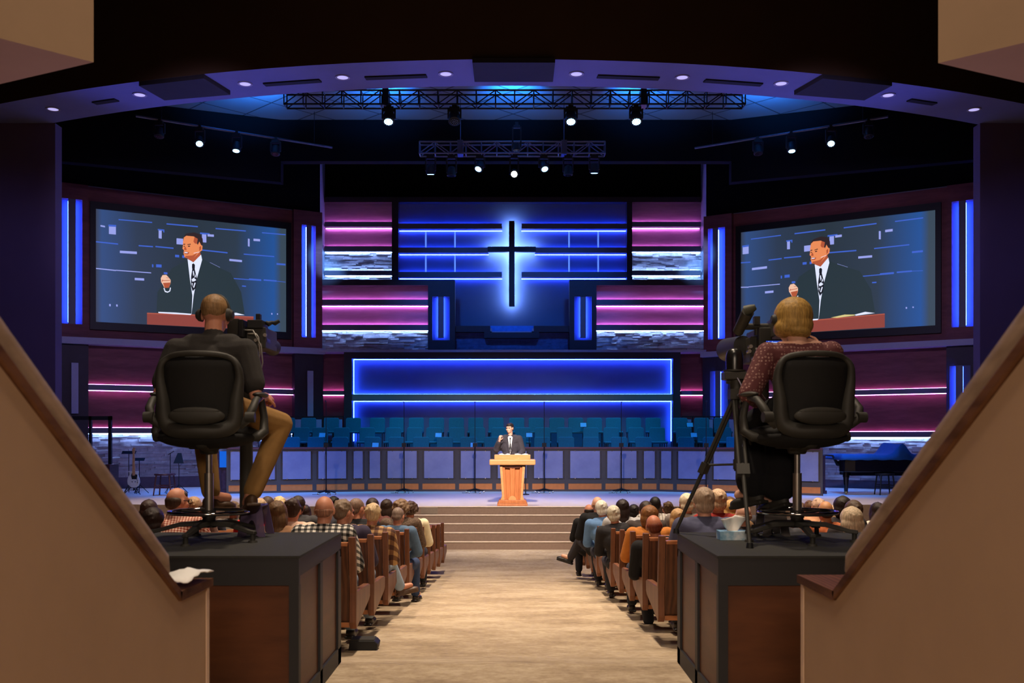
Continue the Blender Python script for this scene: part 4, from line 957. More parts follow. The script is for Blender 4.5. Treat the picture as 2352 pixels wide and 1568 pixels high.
# pews ---------------------------------------------------------------
M_pewend = wood('pew_end_wood', rgb(96, 58, 38), rgb(138, 88, 62), (4, 4, 1), wave=.12)
def make_pew(sx):
    T = thing('pew', '', 'pew'); Lp = 5.6
    H = .84; tl = .10
    def yy(z): return (H - z) * .16          # back leans: higher = nearer the camera
    prof = [(-.005, H + .02), (.055, H + .02), (.055 + yy(.46) * .9, .46), (.70, .43), (.76, .415), (.755, .325), (.70, .30), (.14, .205), (.075, .19), (.045, .24), (yy(.45) - .005, .45)]
    part('end_panel', MB().ext([(0, y, z) for y, z in prof], (sx * .05, 0, 0)), M_pewend, T, False, bev=.006)
    mb = MB(); mb.ext([(sx * .055, yy(.82) + .012, .80), (sx * .055, yy(.82) + .040, .80), (sx * .055, yy(.24) + .040, .24), (sx * .055, yy(.24) + .012, .24)], (sx * Lp, 0, 0)); part('backrest', mb, M_pew, T, False)
    mb = MB(); mb.box(min(sx * .055, sx * Lp), max(sx * .055, sx * Lp), -.002, .05, .795, .822); part('top_rail', mb, M_pewrail, T, False, bev=.004)
    mb = MB(); mb.box(min(sx * .055, sx * Lp), max(sx * .055, sx * Lp), yy(.2) - .015, yy(.2) + .035, .20, .235); part('bottom_rail', mb, M_pewrail, T, False)
    mb = MB(); mb.box(min(sx * .055, sx * Lp), max(sx * .055, sx * Lp), .10, .60, .385, .42); part('seat', mb, M_seatw, T, False, bev=.008)
    for xx in (.5, 2.3, 4.1, 5.4):
        mb = MB(); mb.box(min(sx * xx, sx * (xx + .05)), max(sx * xx, sx * (xx + .05)), .12, .40, -.02, .385); part('leg', mb, M_pew, T, False)
    return T
for side, sx, off, n, d0, ds in (('left', -1, 1.12, 11, 7.15, .93), ('right', 1, 1.12, 10, 7.62, .92)):
    m = make_pew(sx)
    for k in range(n):
        t = m if k == 0 else copy_tree(m)
        d = d0 + ds * k; t.location = (sx * off, d, fl(d + .3) + .012)
        tag(t, 'long wooden pew %s of the aisle, %s row counted from the camera platforms' % (side, ORD[k]), 'pew', 'pews %s of the aisle' % side)
# operator chairs ------------------------------------------------------
def op_chair(loc, yaw, label, mirror=1):
    T = thing('drafting_chair', label, 'office chair', tuple(loc), 0, 'tall drafting chairs on the camera platforms')
    Rz = Matrix.Rotation(math.radians(yaw), 4, 'Z')
    def pt(nm, mb, m, par=T, smooth=50, bev=0): mb.xf(Rz); return part(nm, mb, m, par, False, smooth, bev)
    ring = []
    half = [(0, 1.062), (.10, 1.058), (.168, 1.042), (.208, 1.0), (.218, .93), (.210, .86), (.200, .79), (.196, .72), (.178, .665), (.12, .635), (0, .63)]
    def dep(x, z): return -.27 - .10 * (z - .66) + (abs(x) ** 2) * 1.6 + (.03 if z > 1.03 else 0)
    pts = [(x, z) for x, z in half] + [(-x, z) for x, z in half[::-1][1:-1]]
    # frame loop: thin on top, heavier below
    rad = [.017 + .027 * max(0, min(1, (1.03 - z) / .3)) for x, z in pts]
    mb = MB(); P3 = [V((x, dep(x, z), z)) for x, z in pts]
    n_ = len(P3); sm = []; sr = []
    for i in range(n_):
        for tt in (0, .33, .66):
            p0, p1, p2, p3 = P3[i - 1], P3[i], P3[(i + 1) % n_], P3[(i + 2) % n_]
            sm.append(.5 * ((2 * p1) + (p2 - p0) * tt + (2 * p0 - 5 * p1 + 4 * p2 - p3) * tt * tt + (3 * p1 - p0 - 3 * p2 + p3) * tt ** 3)); sr.append(rad[i] * (1 - tt) + rad[(i + 1) % n_] * tt)
    mb.tube(sm, sr, 10, True); pt('back_frame', mb, M_rubber)
    # mesh web
    mb = MB(); rows = []
    for j in range(13):
        z = .67 + (1.045 - .67) * j / 12
        hw = None
        for (xa, za), (xb, zb_) in zip(half, half[1:]):
            if min(za, zb_) <= z <= max(za, zb_) and za != zb_: hw = max(hw or 0, xa + (xb - xa) * (z - za) / (zb_ - za))
        hw = (hw or .1) - .004; rows.append([V((hw * (i / 8 - 1) if False else hw * (i / 4 - 1), 0, z)) for i in range(9)])
    for r_ in rows:
        for v in r_: mb.v.append((v.x, dep(v.x, v.z) + .012, v.z))
    for j in range(12):
        for i in range(8): mb.f.append((j * 9 + i, j * 9 + i + 1, j * 9 + 10 + i, j * 9 + 9 + i)); mb.mi.append(0)
    o = pt('mesh_back', mb, mat('chair_mesh_cloth', rgb(20, 19, 18), .8, var=.2, nsc=90)); sd = o.modifiers.new('s', 'SOLIDIFY'); sd.thickness = .012
    # lumbar pad and lower shell
    mb = MB(); mb.ell((0, -.295, .715), (.155, .03, .05)); mb.ell((0, -.30, .74), (.13, .022, .025)); pt('lumbar_pad', mb, M_rubber)
    mb = MB(); mb.cap((0, -.23, .62), (0, -.18, .57), .03, .04); mb.cap((0, -.18, .57), (0, 0, .545), .035, .045); pt('spine', mb, M_rubber)
    mb = MB(); mb.ell((0, .02, .625), (.285, .27, .055), None, 28, 10); mb.ell((0, -.03, .595), (.28, .24, .065), None, 28, 10); o = pt('seat', mb, mat('seat_cloth', rgb(22, 21, 21), .9, var=.15, nsc=60), smooth=180)
    mb = MB(); mb.box(-.09, .09, -.12, .12, .53, .575); mb.lathe([(.05, .50), (.06, .54)], (0, 0, 0)); pt('tilt_box', mb, M_rubber, bev=.01)
    for s in (-1, 1):
        mb = MB(); mb.tube([V((s * .22, -.20, .66)), V((s * .265, -.22, .70)), V((s * .285, -.19, .76)), V((s * .29, -.11, .81)), V((s * .29, -.0, .83))], [.02, .026, .024, .022, .02], 10)
        mb.tube([V((s * .21, -.06, .60)), V((s * .285, -.04, .60)), V((s * .31, .03, .63)), V((s * .305, .06, .72)), V((s * .292, .04, .82))], [.022, .03, .028, .022, .02], 10)
        a = pt('armrest', mb, M_rubber)
        mb = MB(); mb.cone((s * .252, -.225, .71), (s * .305, -.225, .71), .030, .030, 16); pt('pivot_knob', mb, M_rubber, a)
        mb = MB(); mb.ell((s * .29, .03, .845), (.042, .13, .018)); pt('arm_pad', mb, M_rubber, a, 180)
    pt('gas_lift', MB().cone((0, 0, .38), (0, 0, .52), .018, .018, 18), M_steel)
    pt('column', MB().cone((0, 0, .10), (0, 0, .39), .026, .026, 20), M_chrome if False else mat('column_steel', (.50, .45, .40), .3, .9))
    mb = MB(); mb.tube([V((.222 * math.cos(2 * PI * i / 40), .222 * math.sin(2 * PI * i / 40), .165)) for i in range(40)], .011, 10, True); fr = pt('foot_ring', mb, mat('ring_chrome', (.5, .48, .46), .08, 1.0))
    mb = MB()
    for k in range(3): a = 2 * PI * k / 3 + .5; mb.cone((.03 * math.cos(a), .03 * math.sin(a), .15), (.215 * math.cos(a), .215 * math.sin(a), .163), .008)
    mb.cone((0, 0, .13), (0, 0, .175), .04, .04); pt('ring_spoke', mb, M_rubber, fr)
    mb = MB(); mb.cone((0, 0, .075), (0, 0, .135), .045, .035, 18)
    for k in range(5):
        a = 2 * PI * k / 5 + math.radians(-100 + yaw * 0); c, s_ = math.cos(a), math.sin(a); w = V((-s_, c, 0))
        p = [V((c * r, s_ * r, z)) for r, z in ((.02, .115), (.16, .108), (.29, .072), (.335, .066))]; ww = [.032, .026, .02, .018]; hh = [.03, .026, .022, .02]
        vs = []
        for q_, w_, h_ in zip(p, ww, hh): vs += [q_ - w * w_ - V((0, 0, h_)), q_ + w * w_ - V((0, 0, h_)), q_ + w * w_ * .7, q_ - w * w_ * .7]
        mb.add(vs, [(4 * i + j, 4 * i + (j + 1) % 4, 4 * i + 4 + (j + 1) % 4, 4 * i + 4 + j) for i in range(3) for j in range(4)] + [(0, 3, 2, 1), (12, 13, 14, 15)])
    pt('star_base', mb, M_rubber, bev=.004)
    for k in range(5):
        a = 2 * PI * k / 5 + math.radians(-100); c = V((.315 * math.cos(a), .315 * math.sin(a), 0)); mb = MB()
        mb.cone(c + V((0, 0, .012)), c + V((0, 0, .055)), .014, .014, 12); mb.cone(c, c + V((0, 0, .012)), .028, .024, 18); pt('glide', mb, M_rubber)
    return T
op_chair(CL, 4, 'tall black mesh-backed drafting chair under the operator in the black polo, left platform')
op_chair(CR, 9, 'tall black mesh-backed drafting chair under the operator in the maroon blouse, right platform')
# step stools behind the chairs
def step_stool(x, y, label, m):
    t = thing('step_stool', label, 'step stool', (x, y, ZP)); w0, w1, h = .085, .055, .19
    mb = MB()
    mb.hexa([(-w1, -.08, h - .012), (w1, -.08, h - .012), (w1, .08, h - .012), (-w1, .08, h - .012), (-w1, -.08, h), (w1, -.08, h), (w1, .08, h), (-w1, .08, h)]); part('top', mb, m, t, False, bev=.004)
    for s in (-1, 1):
        mb = MB(); y0 = s * .08; y1 = s * .11; out = [(-w1, h), (-w0, 0), (-w0 + .035, 0)] + [(-.03 * math.cos(a), .01 + .09 * math.sin(a)) for a in [PI * k / 8 for k in range(9)]] + [(w0 - .035, 0), (w0, 0), (w1, h)]
        pts = [V((u, y0 + (y1 - y0) * (1 - z / h), z)) for u, z in out]
        n = len(pts); vs = pts + [p + V((0, s * .006, 0)) for p in pts]
        # triangulate the arch-cut side with strips
        L_ = [0, 1, 2, 3, 4, 5, 6, 7]; fs = []
        strip = [(0, 1, 2, 3), (0, 3, 4, 5, 6, 7), (0, 7, 14), (14, 7, 8, 9, 10, 11), (14, 11, 12, 13)]
        for f in strip: fs.append(f); fs.append(tuple(n + i for i in f[::-1]))
        for i in range(n): fs.append((i, (i + 1) % n, n + (i + 1) % n, n + i))
        mb.add(vs, fs); part('side', mb, m, t, False)
    return t
def stoolmat(n, c):
    t = NT(n); t.b.inputs['Base Color'].default_value = (*c, 1); t.b.inputs['Roughness'].default_value = .3; t.b.inputs['Alpha'].default_value = .8; return t.m
step_stool(X(588, 6.12), 6.12, 'purple-tinted plastic step stool with arched sides beside the left chair base', stoolmat('purple_plastic', rgb(96, 78, 110)))
step_stool(X(1772, 6.15), 6.15, 'grey plastic step stool with arched sides behind the right chair base', stoolmat('grey_plastic', rgb(120, 112, 108)))
# tissue box
tx, ty = X(1683, 5.86), 5.86
t = thing('tissue_box', 'pale blue tissue box with a white tissue standing up, on the right platform', 'tissue box', (tx, ty, ZP))
def tbm():
    t_ = NT('tissue_card'); v = t_.coord((1, 1, 1)); f = t_.noise(v, 9, 4, .6); t_.link(t_.ramp(f, [(.35, rgb(96, 146, 178)), (.5, rgb(150, 190, 214)), (.65, rgb(226, 236, 242))]), t_.b.inputs['Base Color']); t_.b.inputs['Roughness'].default_value = .5; return t_.m
part('carton', MB().box(-.085, .085, -.055, .055, 0, .052), tbm(), t, False, bev=.002)
part('opening', MB().lathe([(.001, .052), (.03, .052), (.03, .0545), (.001, .0545)], (0, 0, 0)), M_white, t, False)
mb = MB(); nu, nv = 9, 9
for i in range(nu):
    for j in range(nv):
        u = i / (nu - 1) * 2 - 1; v = j / (nv - 1); w = .028 + .055 * v - .012 * v * v
        mb.v.append((u * w, .022 * math.sin(u * 4 + 1) * (.3 + v) + .01 * math.sin(v * 5), .05 + v * (.082 - .012 * abs(u) ** 1.5 + .012 * (u > 0))))
for i in range(nu - 1):
    for j in range(nv - 1): mb.f.append((i * nv + j, (i + 1) * nv + j, (i + 1) * nv + j + 1, i * nv + j + 1)); mb.mi.append(0)
o = part('tissue', mb, M_white, t, False, 60); sd = o.modifiers.new('s', 'SOLIDIFY'); sd.thickness = .002
# dome camera on tripod ---------------------------------------------------
ap = V((1.345, 6.0, Z(905, 6.0)))
feet = [V((X(1553, 6.24), 6.24, ZP)), V((X(1722, 5.40), 5.40, ZP)), V((X(1768, 6.20), 6.20, ZP))]
t = thing('tripod', 'black camera tripod straddling the inner edge of the right platform', 'tripod', (ap.x, ap.y, ZP))
for f in feet:
    d_ = (f - ap); k = ap + d_ * .52; s = V((d_.y, -d_.x, 0)).normalized() * .02
    mb = MB(); mb.cone(ap + d_ * .02 + s, k + s, .011); mb.cone(ap + d_ * .02 - s, k - s, .011); mb.cone(k - d_ * .04, f + V((0, 0, .02)), .013, .011); mb.obox(k, (d_, s, d_.cross(s)), (.035, .036, .018)); lg = part('leg', mb, M_rubber, t, smooth=50)
    mb = MB(); mb.cone(f, f + V((0, 0, .03)), .02, .016); part('rubber_foot', mb, M_black, lg, smooth=50)
hub = ap + V((0, 0, -.42))
mb = MB()
for f in feet: mb.cone(hub, ap + (f - ap) * .5, .007)
mb.cone(hub - V((0, 0, .03)), hub + V((0, 0, .03)), .02); part('spreader', mb, M_rubber, t, smooth=50)
mb = MB(); mb.cone(ap + V((0, 0, -.46)), ap + V((0, 0, .02)), .014); mb.obox(ap, ((1, 0, 0), (0, 1, 0), (0, 0, 1)), (.045, .04, .03)); part('centre_post', mb, M_rubber, t, smooth=50)
mb = MB(); mb.cone(ap + V((0, 0, .03)), ap + V((0, 0, .11)), .042, .040, 18); mb.cone(ap + V((-.06, 0, .08)), ap + V((.06, 0, .08)), .018); mb.cone(ap + V((.05, 0, .08)), ap + V((.10, -.05, .06)), .012); part('pan_head', mb, M_rubber, t, smooth=50)
zb_ = Z(872, 6.0); cx = X(1687, 6.0)
t = thing('dome_camera', 'black dome-shaped remote camera mounted on the tripod, right platform', 'camera', (cx, 6.0, zb_))
part('bracket', MB().box(-.07, .075, -.06, .06, 0, .045), M_rubber, t, False, bev=.004)
part('rim', MB().lathe([(.05, .045), (.066, .05), (.066, .058), (.05, .06)], (0, 0, 0), 28), M_rubber, t, False, 40)
part('dome', MB().lathe([(.050, .058), (.052, .12), (.050, .15), (.042, .172), (.028, .184), (.012, .189), (.001, .190)], (0, 0, 0), 32), mat('dome_gloss', rgb(22, 21, 20), .28, 0, .6), t, False, 60)
part('cable', MB().tube([V((.0, -.05, .02)), V((.02, -.08, -.03)), V((.045, -.06, -.12)), V((.055, -.03, -.25)), V((.05, 0, -.4))], .004, 6), M_greytrim, t, False, 60)
# broadcast cameras on pedestals --------------------------------------------
DC = 6.72
def pedestal(px, ztop, label):
    x = X(px, DC); f = fl(DC); T = thing('camera_pedestal', label, 'camera pedestal', (x, DC, f)); h = ztop - f
    part('column', MB().cone((0, 0, .12), (0, 0, h - .1), .05, .04, 18), M_rubber, T, False, 50)
    mb = MB()
    for k in range(3):
        a = 2 * PI * k / 3 + PI / 2; mb.cone((0, 0, .16), (.26 * math.cos(a), .26 * math.sin(a) * .9, .05), .028, .02)
    part('base', mb, M_rubber, T, False, 50)
    mb = MB()
    for k in range(3):
        a = 2 * PI * k / 3 + PI / 2; c = V((.26 * math.cos(a), .234 * math.sin(a), .03)); mb.cone(c + V((-.012, 0, 0)), c + V((.012, 0, 0)), .03, .03, 14)
    part('castor', mb, M_black, T, False, 50)
    part('fluid_head', MB().box(-.06, .06, -.08, .08, h - .12, h).cone((-.08, 0, h - .06), (.08, 0, h - .06), .04), M_rubber, T, False, 50)
    part('pan_handle', MB().tube([V((.07, 0, h - .06)), V((.10, -.2, h - .12)), V((.11, -.42, h - .2))], .009, 8), M_rubber, T, False, 60)
    return T
zc_ = Z(800, DC)
pedestal(566, zc_, 'black camera pedestal standing beyond the left platform')
cx = X(566, DC)
T = thing('broadcast_camera', 'black broadcast camera right of the headphoned operator, left side', 'camera', (cx, DC, zc_), 0, 'broadcast cameras')
sx_ = .0029
def LP(px, py, dy=0): return V((X(px, DC) - cx, dy, Z(py, DC) - zc_))
def bpx(mb, x0, x1, y0, y1, ya, yb): a = LP(x0, y1); b = LP(x1, y0); return mb.box(a.x, b.x, ya, yb, a.z, b.z)
part('body', bpx(bpx(MB(), 531, 558, 735, 788, -.10, .12), 560, 612, 752, 800, -.02, .30), M_rubber, T, False, bev=.006)
part('side_plate', bpx(MB(), 558, 569, 738, 778, -.12, .1), M_dark, T, False, bev=.004)
part('viewfinder', bpx(bpx(MB(), 572, 606, 736, 755, -.05, .12), 587, 597, 720, 737, 0, .05), M_black, T, False, bev=.004)
mb = MB(); mb.tube([LP(606, 738, .05), LP(613, 742, .05), LP(620, 738, .06), LP(626, 740, .06), LP(636, 734, .07)], [.012, .018, .012, .016, .012], 8); part('boom_arm', mb, M_black, T, False, 60)
part('lens', MB().cone(LP(594, 782, .1), LP(594, 786, .40), .048, .058, 22), M_black, T, False, 50)
part('lens_ring', MB().cone(LP(596, 781, .0), LP(594, 782, .1), .05, .055, 22), M_dark, T, False, 50)
for k, (a, b) in enumerate((((568, 760), (612, 860)), ((575, 768), (606, 840)))):
    mb = MB(); mb.tube([LP(a[0], a[1], -.06), LP(a[0] + 22, a[1] + 2, -.10), LP(b[0] - 2, b[1] - 62, -.12), LP(b[0], b[1] - 25, -.1), LP(b[0] - 10, b[1], -.05)], .0045, 6); part('cable', mb, mat('grey_cable', rgb(150, 146, 140), .5), T, False, 60)
mb = MB()
for p in ((590, 782), (600, 792), (582, 798), (611, 770)): part('knob', MB().cone(LP(*p, -.035), LP(*p, -.02), .012, .012, 10), M_steel, T, False, 50)
zc2 = Z(830, DC)
pedestal(1752, zc2, 'black camera pedestal standing beyond the right platform')
cx = X(1752, DC); zc_ = zc2
T = thing('broadcast_camera', 'black broadcast camera with angled viewfinder tube and lit monitor, right side', 'camera', (cx, DC, zc_), 0, 'broadcast cameras')
part('body', bpx(bpx(MB(), 1742, 1772, 752, 800, -.02, .35), 1728, 1750, 770, 830, .05, .3), M_rubber, T, False, bev=.008)
part('monitor_hood', bpx(MB(), 1768, 1806, 734, 776, -.14, .08), mat('camera_grey', rgb(66, 62, 56), .5), T, False, bev=.006)
mb = MB(); a, b = LP(1714, 718, -.05), LP(1703, 758, .1); mb.cone(a, b, .042, .036, 20); part('viewfinder_tube', mb, M_rubber, T, False, 50)
mb = MB(); mb.tube([LP(1708, 716, -.05), LP(1720, 712, -.07), LP(1729, 708, -.08)], [.036, .03, .018], 12); part('eye_cup', mb, mat('eyecup', rgb(74, 76, 64), .6), T, False, 60)
mb = MB(); mb.cone(LP(1712, 748, .05), LP(1770, 748, .05), .022, .022, 14); bpx(mb, 1733, 1746, 726, 745, 0, .05); mb.cone(LP(1742, 768, .05), LP(1742, 745, .05), .016); part('viewfinder_arm', mb, M_rubber, T, False, 50)
part('lens', MB().cone(LP(1722, 786, .2), LP(1712, 787, .55), .065, .085, 22), mat('lens_grey', rgb(50, 48, 48), .45), T, False, 50)
o = part('monitor', bpx(MB(), 1748, 1796, 784, 822, -.10, -.07), M_black, T, False)
mb = MB(); bpx(mb, 1751, 1793, 786, 820, -.104, -.1); part('monitor_screen', mb, emit('small_screen', rgb(36, 74, 190), 1.0), o, False)
mb = MB()
for x0, x1, y0, y1 in ((1753, 1790, 789, 790.5), (1756, 1757.2, 787, 818), (1764, 1765, 787, 802), (1753, 1770, 797, 798), (1773, 1779, 791, 797), (1774, 1777, 797, 818)): bpx(mb, x0, x1, y0, y1, -.107, -.105)
part('monitor_image', mb, emit('small_screen_line', rgb(180, 205, 250), 1.0), o, False)
mb = MB(); mb.tube([LP(1735, 800, -.02), LP(1740, 820, -.06), LP(1745, 850, -.06), LP(1746, 880, 0)], .007, 8); part('cable', mb, mat('grey_cable', rgb(150, 146, 140), .5), T, False, 60)
mb = MB()
for p in ((1725, 795), (1722, 806), (1740, 812), (1733, 822)): part('knob', MB().cone(LP(*p, .0), LP(*p, .05), .013, .013, 10), M_steel, T, False, 50)
# flat black case on the aisle floor
d = 7.50; f = fl(d)
t = thing('equipment_case', 'small flat black case lying on the aisle floor by the left pews', 'case', (X(836, d), d, f))
part('shell', MB().ext([(-.11, -.05, 0), (-.10, -.05, .075), (.085, -.05, .075), (.11, -.05, .05), (.10, -.05, 0)], (0, .16, 0)), M_black, t, False, bev=.006)
part('lid', MB().box(-.095, .08, -.04, .10, .075, .082), M_rubber, t, False)
# lectern ---------------------------------------------------------------
DL = 22.02
t = thing('lectern', 'honey-coloured wooden pulpit with flared fluted column and wide block top', 'lectern', (X(1177, DL), DL, STAGE))
M_oak = wood('oak', rgb(164, 90, 46), rgb(206, 130, 76), (6, 6, .8), wave=.1); M_oakl = wood('oak_light', rgb(190, 134, 80), rgb(212, 160, 104), (1, 5, 5), wave=.0)
k = DL / F
part('plinth', MB().box(-35 * k, 35 * k, -.0, .60, 0, .05).add([], []), M_oak, t, False, bev=.01)
part('plinth_step', MB().ext([(-34 * k, .02, .05), (34 * k, .02, .05), (31 * k, .02, .13), (-31 * k, .02, .13)], (0, .55, 0)), M_oak, t, False, bev=.008)
prof = [(-22, .13), (-23, .30), (-26, .62), (-29, .86)]
for i in range(5):
    a0 = -1 + 2 * i / 5; a1 = -1 + 2 * (i + 1) / 5; mb = MB(); vs = []
    for w, z in prof:
        w = abs(w) * k; yb = .10 - .04 * (z - .13); dy = .055 if i % 2 else 0
        vs += [(a0 * w, yb + dy, z), (a1 * w, yb + dy, z), (a1 * w, .5, z), (a0 * w, .5, z)]
    mb.add(vs, [(4 * r + j, 4 * r + (j + 1) % 4, 4 * r + 4 + (j + 1) % 4, 4 * r + 4 + j) for r in range(3) for j in range(4)] + [(0, 3, 2, 1), (12, 13, 14, 15)]); part('fluted_stave', mb, M_oak, t, False, bev=.006)
for s in (-1, 1):
    mb = MB(); mb.ext([(s * 18 * k, .02, .13), (s * 27 * k, .02, .13), (s * 26 * k, .02, .17), (s * 24 * k, .02, .22), (s * 29 * k, .02, .86), (s * 23 * k, .02, .86), (s * 18.5 * k, .02, .24)], (0, .12, 0)); part('scroll_leg', mb, M_oakl, t, False, bev=.006)
mb = MB(); mb.ext([(9 * k * math.cos(a), .03, .13 + .09 * math.sin(a)) for a in [PI * q_ / 12 for q_ in range(13)]], (0, .07, 0)); part('medallion', mb, M_oakl, t, False)
part('neck', MB().ext([(-29.5 * k, .06, .96), (29.5 * k, .06, .96), (29 * k, .06, .86), (18 * k, .06, .845), (0, .06, .83), (-18 * k, .06, .845), (-29 * k, .06, .86)], (0, .45, 0)), wood('dark_oak', rgb(60, 24, 12), rgb(92, 42, 22), (5, 5, 1)), t, False)
part('top_block', MB().box(-53 * k, 53 * k, -.02, .55, .90 - .0, 1.02), M_oakl, t, False, bev=.02)
part('desk', MB().box(-41.5 * k, 41.5 * k, .06, .56, 1.02, 1.125), M_oakl, t, False, bev=.008)
t0 = t.location
def open_book(x, w, label):
    mb = MB()
    for s in (-1, 1): mb.ext([(0, 0, 0), (s * w * .5, 0, .025), (s * w, 0, .012), (s * w, 0, 0)], (0, .2, .0))
    mb.xf(Matrix.Translation((x, t0.y + .12, STAGE + 1.127))); return solo('open_book', mb, M_white, label, 'book')
open_book(t0.x - .17, .12, 'open white book lying on the left half of the lectern'); open_book(t0.x + .20, .15, 'open white book lying on the right half of the lectern')
t = thing('microphone_stand', 'short black stand on a round base just right of the lectern', 'microphone stand', (X(1207, 26.3), 26.3, STAGE))
part('base', MB().lathe([(.001, 0), (.10, 0), (.10, .02), (.02, .035), (.001, .035)]), M_black, t, False, 50); part('pole', MB().cone((0, 0, .03), (0, 0, .8), .012), M_black, t, False, 50)
# choir rail wall --------------------------------------------------------
DR = 28.05; ZR = Z(1028, DR)
M_rframe = mat('rail_frame', rgb(84, 76, 72), .6, var=.05); M_rtop = mat('rail_cap_wood', rgb(112, 70, 76), .35, var=.08)
def frosted():
    t_ = NT('frosted_panel'); v = t_.coord((1, 1, 1)); f = t_.noise(v, 2, 3); t_.link(t_.ramp(f, [(.3, rgb(128, 134, 172)), (.7, rgb(150, 154, 188))]), t_.b.inputs['Base Color']); t_.b.inputs['Roughness'].default_value = .45; return t_.m
M_frost = frosted()
AL = V((X(841, DR), DR, 0)); AR = V((X(1512, DR), DR, 0))
def lineX(A_, dr, px):
    kx = (px - CX) / F; tt = (kx * A_.y - A_.x) / (dr.x - kx * dr.y); return A_ + dr * tt
segs = [(AL, AR, [841, 882, 966, 1050, 1135, 1218, 1301, 1386, 1470, 1512])]
dl = V((-1, -.33, 0)).normalized(); dr_ = V((1, -.55, 0)).normalized()
segs.append((lineX(AL, dl, 520), AL, [520, 560, 640, 722, 803, 841])); segs.append((AR, lineX(AR, dr_, 1890), [1512, 1551, 1632, 1712, 1795, 1890]))
cnt = 0
for si, (A_, B_, pxs) in enumerate(segs):
    d_ = (B_ - A_).normalized(); n_ = V((d_.y, -d_.x, 0))
    for p0, p1 in zip(pxs, pxs[1:]):
        a = lineX(A_, d_, p0); b = lineX(A_, d_, p1); w = (b - a).length; c = (a + b) / 2
        ang = math.atan2(d_.y, d_.x); hh = ZR - STAGE
        nm = ['centre run', 'left wing', 'right wing'][si]; idx = pxs.index(p0)
        t = thing('choir_rail_panel', 'frosted-panel section of the low choir rail, %s, %s from its left end' % (nm, ORD[idx]), 'railing panel', (c.x, c.y, STAGE), ang, 'sections of the low choir rail')
        h2 = w / 2; e = .055
        mb = MB()
        mb.box(-h2, -h2 + e, -.03, .03, 0, hh - .03); mb.box(h2 - e, h2, -.03, .03, 0, hh - .03); mb.box(-h2 + e, h2 - e, -.03, .03, .22, .335); mb.box(-h2 + e, h2 - e, -.03, .03, 0, .055); mb.box(-h2 + e, h2 - e, -.03, .03, hh - .11, hh - .03)
        mb.box(-h2 + e, h2 - e, .0, .03, .3, hh - .05)
        part('frame', mb, M_rframe, t, False)
        part('cap_rail', MB().box(-h2, h2, -.06, .06, hh - .03, hh + .02), M_rtop, t, False)
        part('kick_panel', MB().box(-h2 + e, h2 - e, -.022, -.01, .055, .22), M_kick, t, False)
        part('frosted_pane', MB().box(-h2 + e + .05, h2 - e - .05, -.045, -.035, .37, hh - .09), M_frost, t, False)
        mb = MB()
        for u in (-.6, .6):
            mb.cone((u * (h2 - e), -.05, .37), (u * (h2 - e), -.03, .37), .016, .016, 8); mb.cone((u * (h2 - e), -.05, hh - .09), (u * (h2 - e), -.03, hh - .09), .012, .012, 8)
        for u in (-1, 1): mb.cone((u * (h2 - e - .045), -.05, .37 + (hh - .46) * .55), (u * (h2 - e - .045), -.03, .37 + (hh - .46) * .55), .010, .010, 8)
        part('clip', mb, M_chrome, t, False)
# choir risers + chairs ------------------------------------------------------
rows = [(28.9, 1003, [665, 720, 777, 852, 908, 965, 1020, 1075, 1130, 1190, 1246, 1302, 1359, 1425, 1481, 1580, 1638, 1692], 'front'),
        (29.75, 981, [638, 688, 731, 781, 840, 901, 950, 995, 1048, 1096, 1146, 1201, 1247, 1298, 1359, 1406, 1464, 1513, 1575, 1624, 1667, 1715], 'middle'),
        (30.6, 958.5, [613, 655, 704, 757, 808, 864, 909, 954, 1001, 1047, 1092, 1139, 1187, 1232, 1280, 1324, 1367, 1411, 1458, 1503, 1566, 1616, 1662, 1710], 'back')]
M_ris = mat('riser_carpet', rgb(48, 44, 60), .9)
M_teal = mat('teal_upholstery', rgb(20, 96, 124), .85, var=.08, nsc=30, bump=.15)
chair = None; z_prev = STAGE
for d, py, pxs, nm in rows:
    zf = Z(py, d) - .90
    solo('choir_riser', MB().box(-8.0, 8.0, d - .42, d + .43, STAGE, zf), M_ris, 'carpeted choir riser carrying the %s row of teal chairs' % nm, 'riser', 'stepped choir risers')
    for i, px in enumerate(pxs):
        if chair is None:
            T = thing('choir_chair', '', 'chair')
            mb = MB(); mb.ell((0, -.0, 0), (.2, .2, .2)); mb = MB()
            rc = [(-.235, .47), (-.235, .82), (-.225, .87), (-.19, .895), (.19, .895), (.225, .87), (.235, .82), (.235, .47)]
            mb.ext([(u, .26 + (z - .47) * .1, z) for u, z in rc], (0, .055, 0)); part('backrest', mb, M_teal, T, False, bev=.015)
            part('seat', MB().box(-.245, .245, -.22, .26, .41, .48), M_teal, T, False, bev=.025)
            for u in (-.21, .21):
                for v in (-.18, .25): part('leg', MB().cone((u, v, 0), (u, v, .41), .013, .013, 8), M_dark, T, False)
            chair = T; o = T
        else: o = copy_tree(chair)
        o.location = (X(px, d), d, zf + .003); o.rotation_euler = (0, 0, PI * 0 - X(px, d) * 0.0)
        tag(o, 'teal padded choir chair in the %s row, %s from the left' % (nm, ORD[i]), 'chair', 'teal choir chairs in the %s row' % nm)
    if nm != 'front':
        for j, px in enumerate([pxs[i] for i in ((1, 6, 12, 18) if nm == 'middle' else (4, 10, 17, 20))]):
            pass
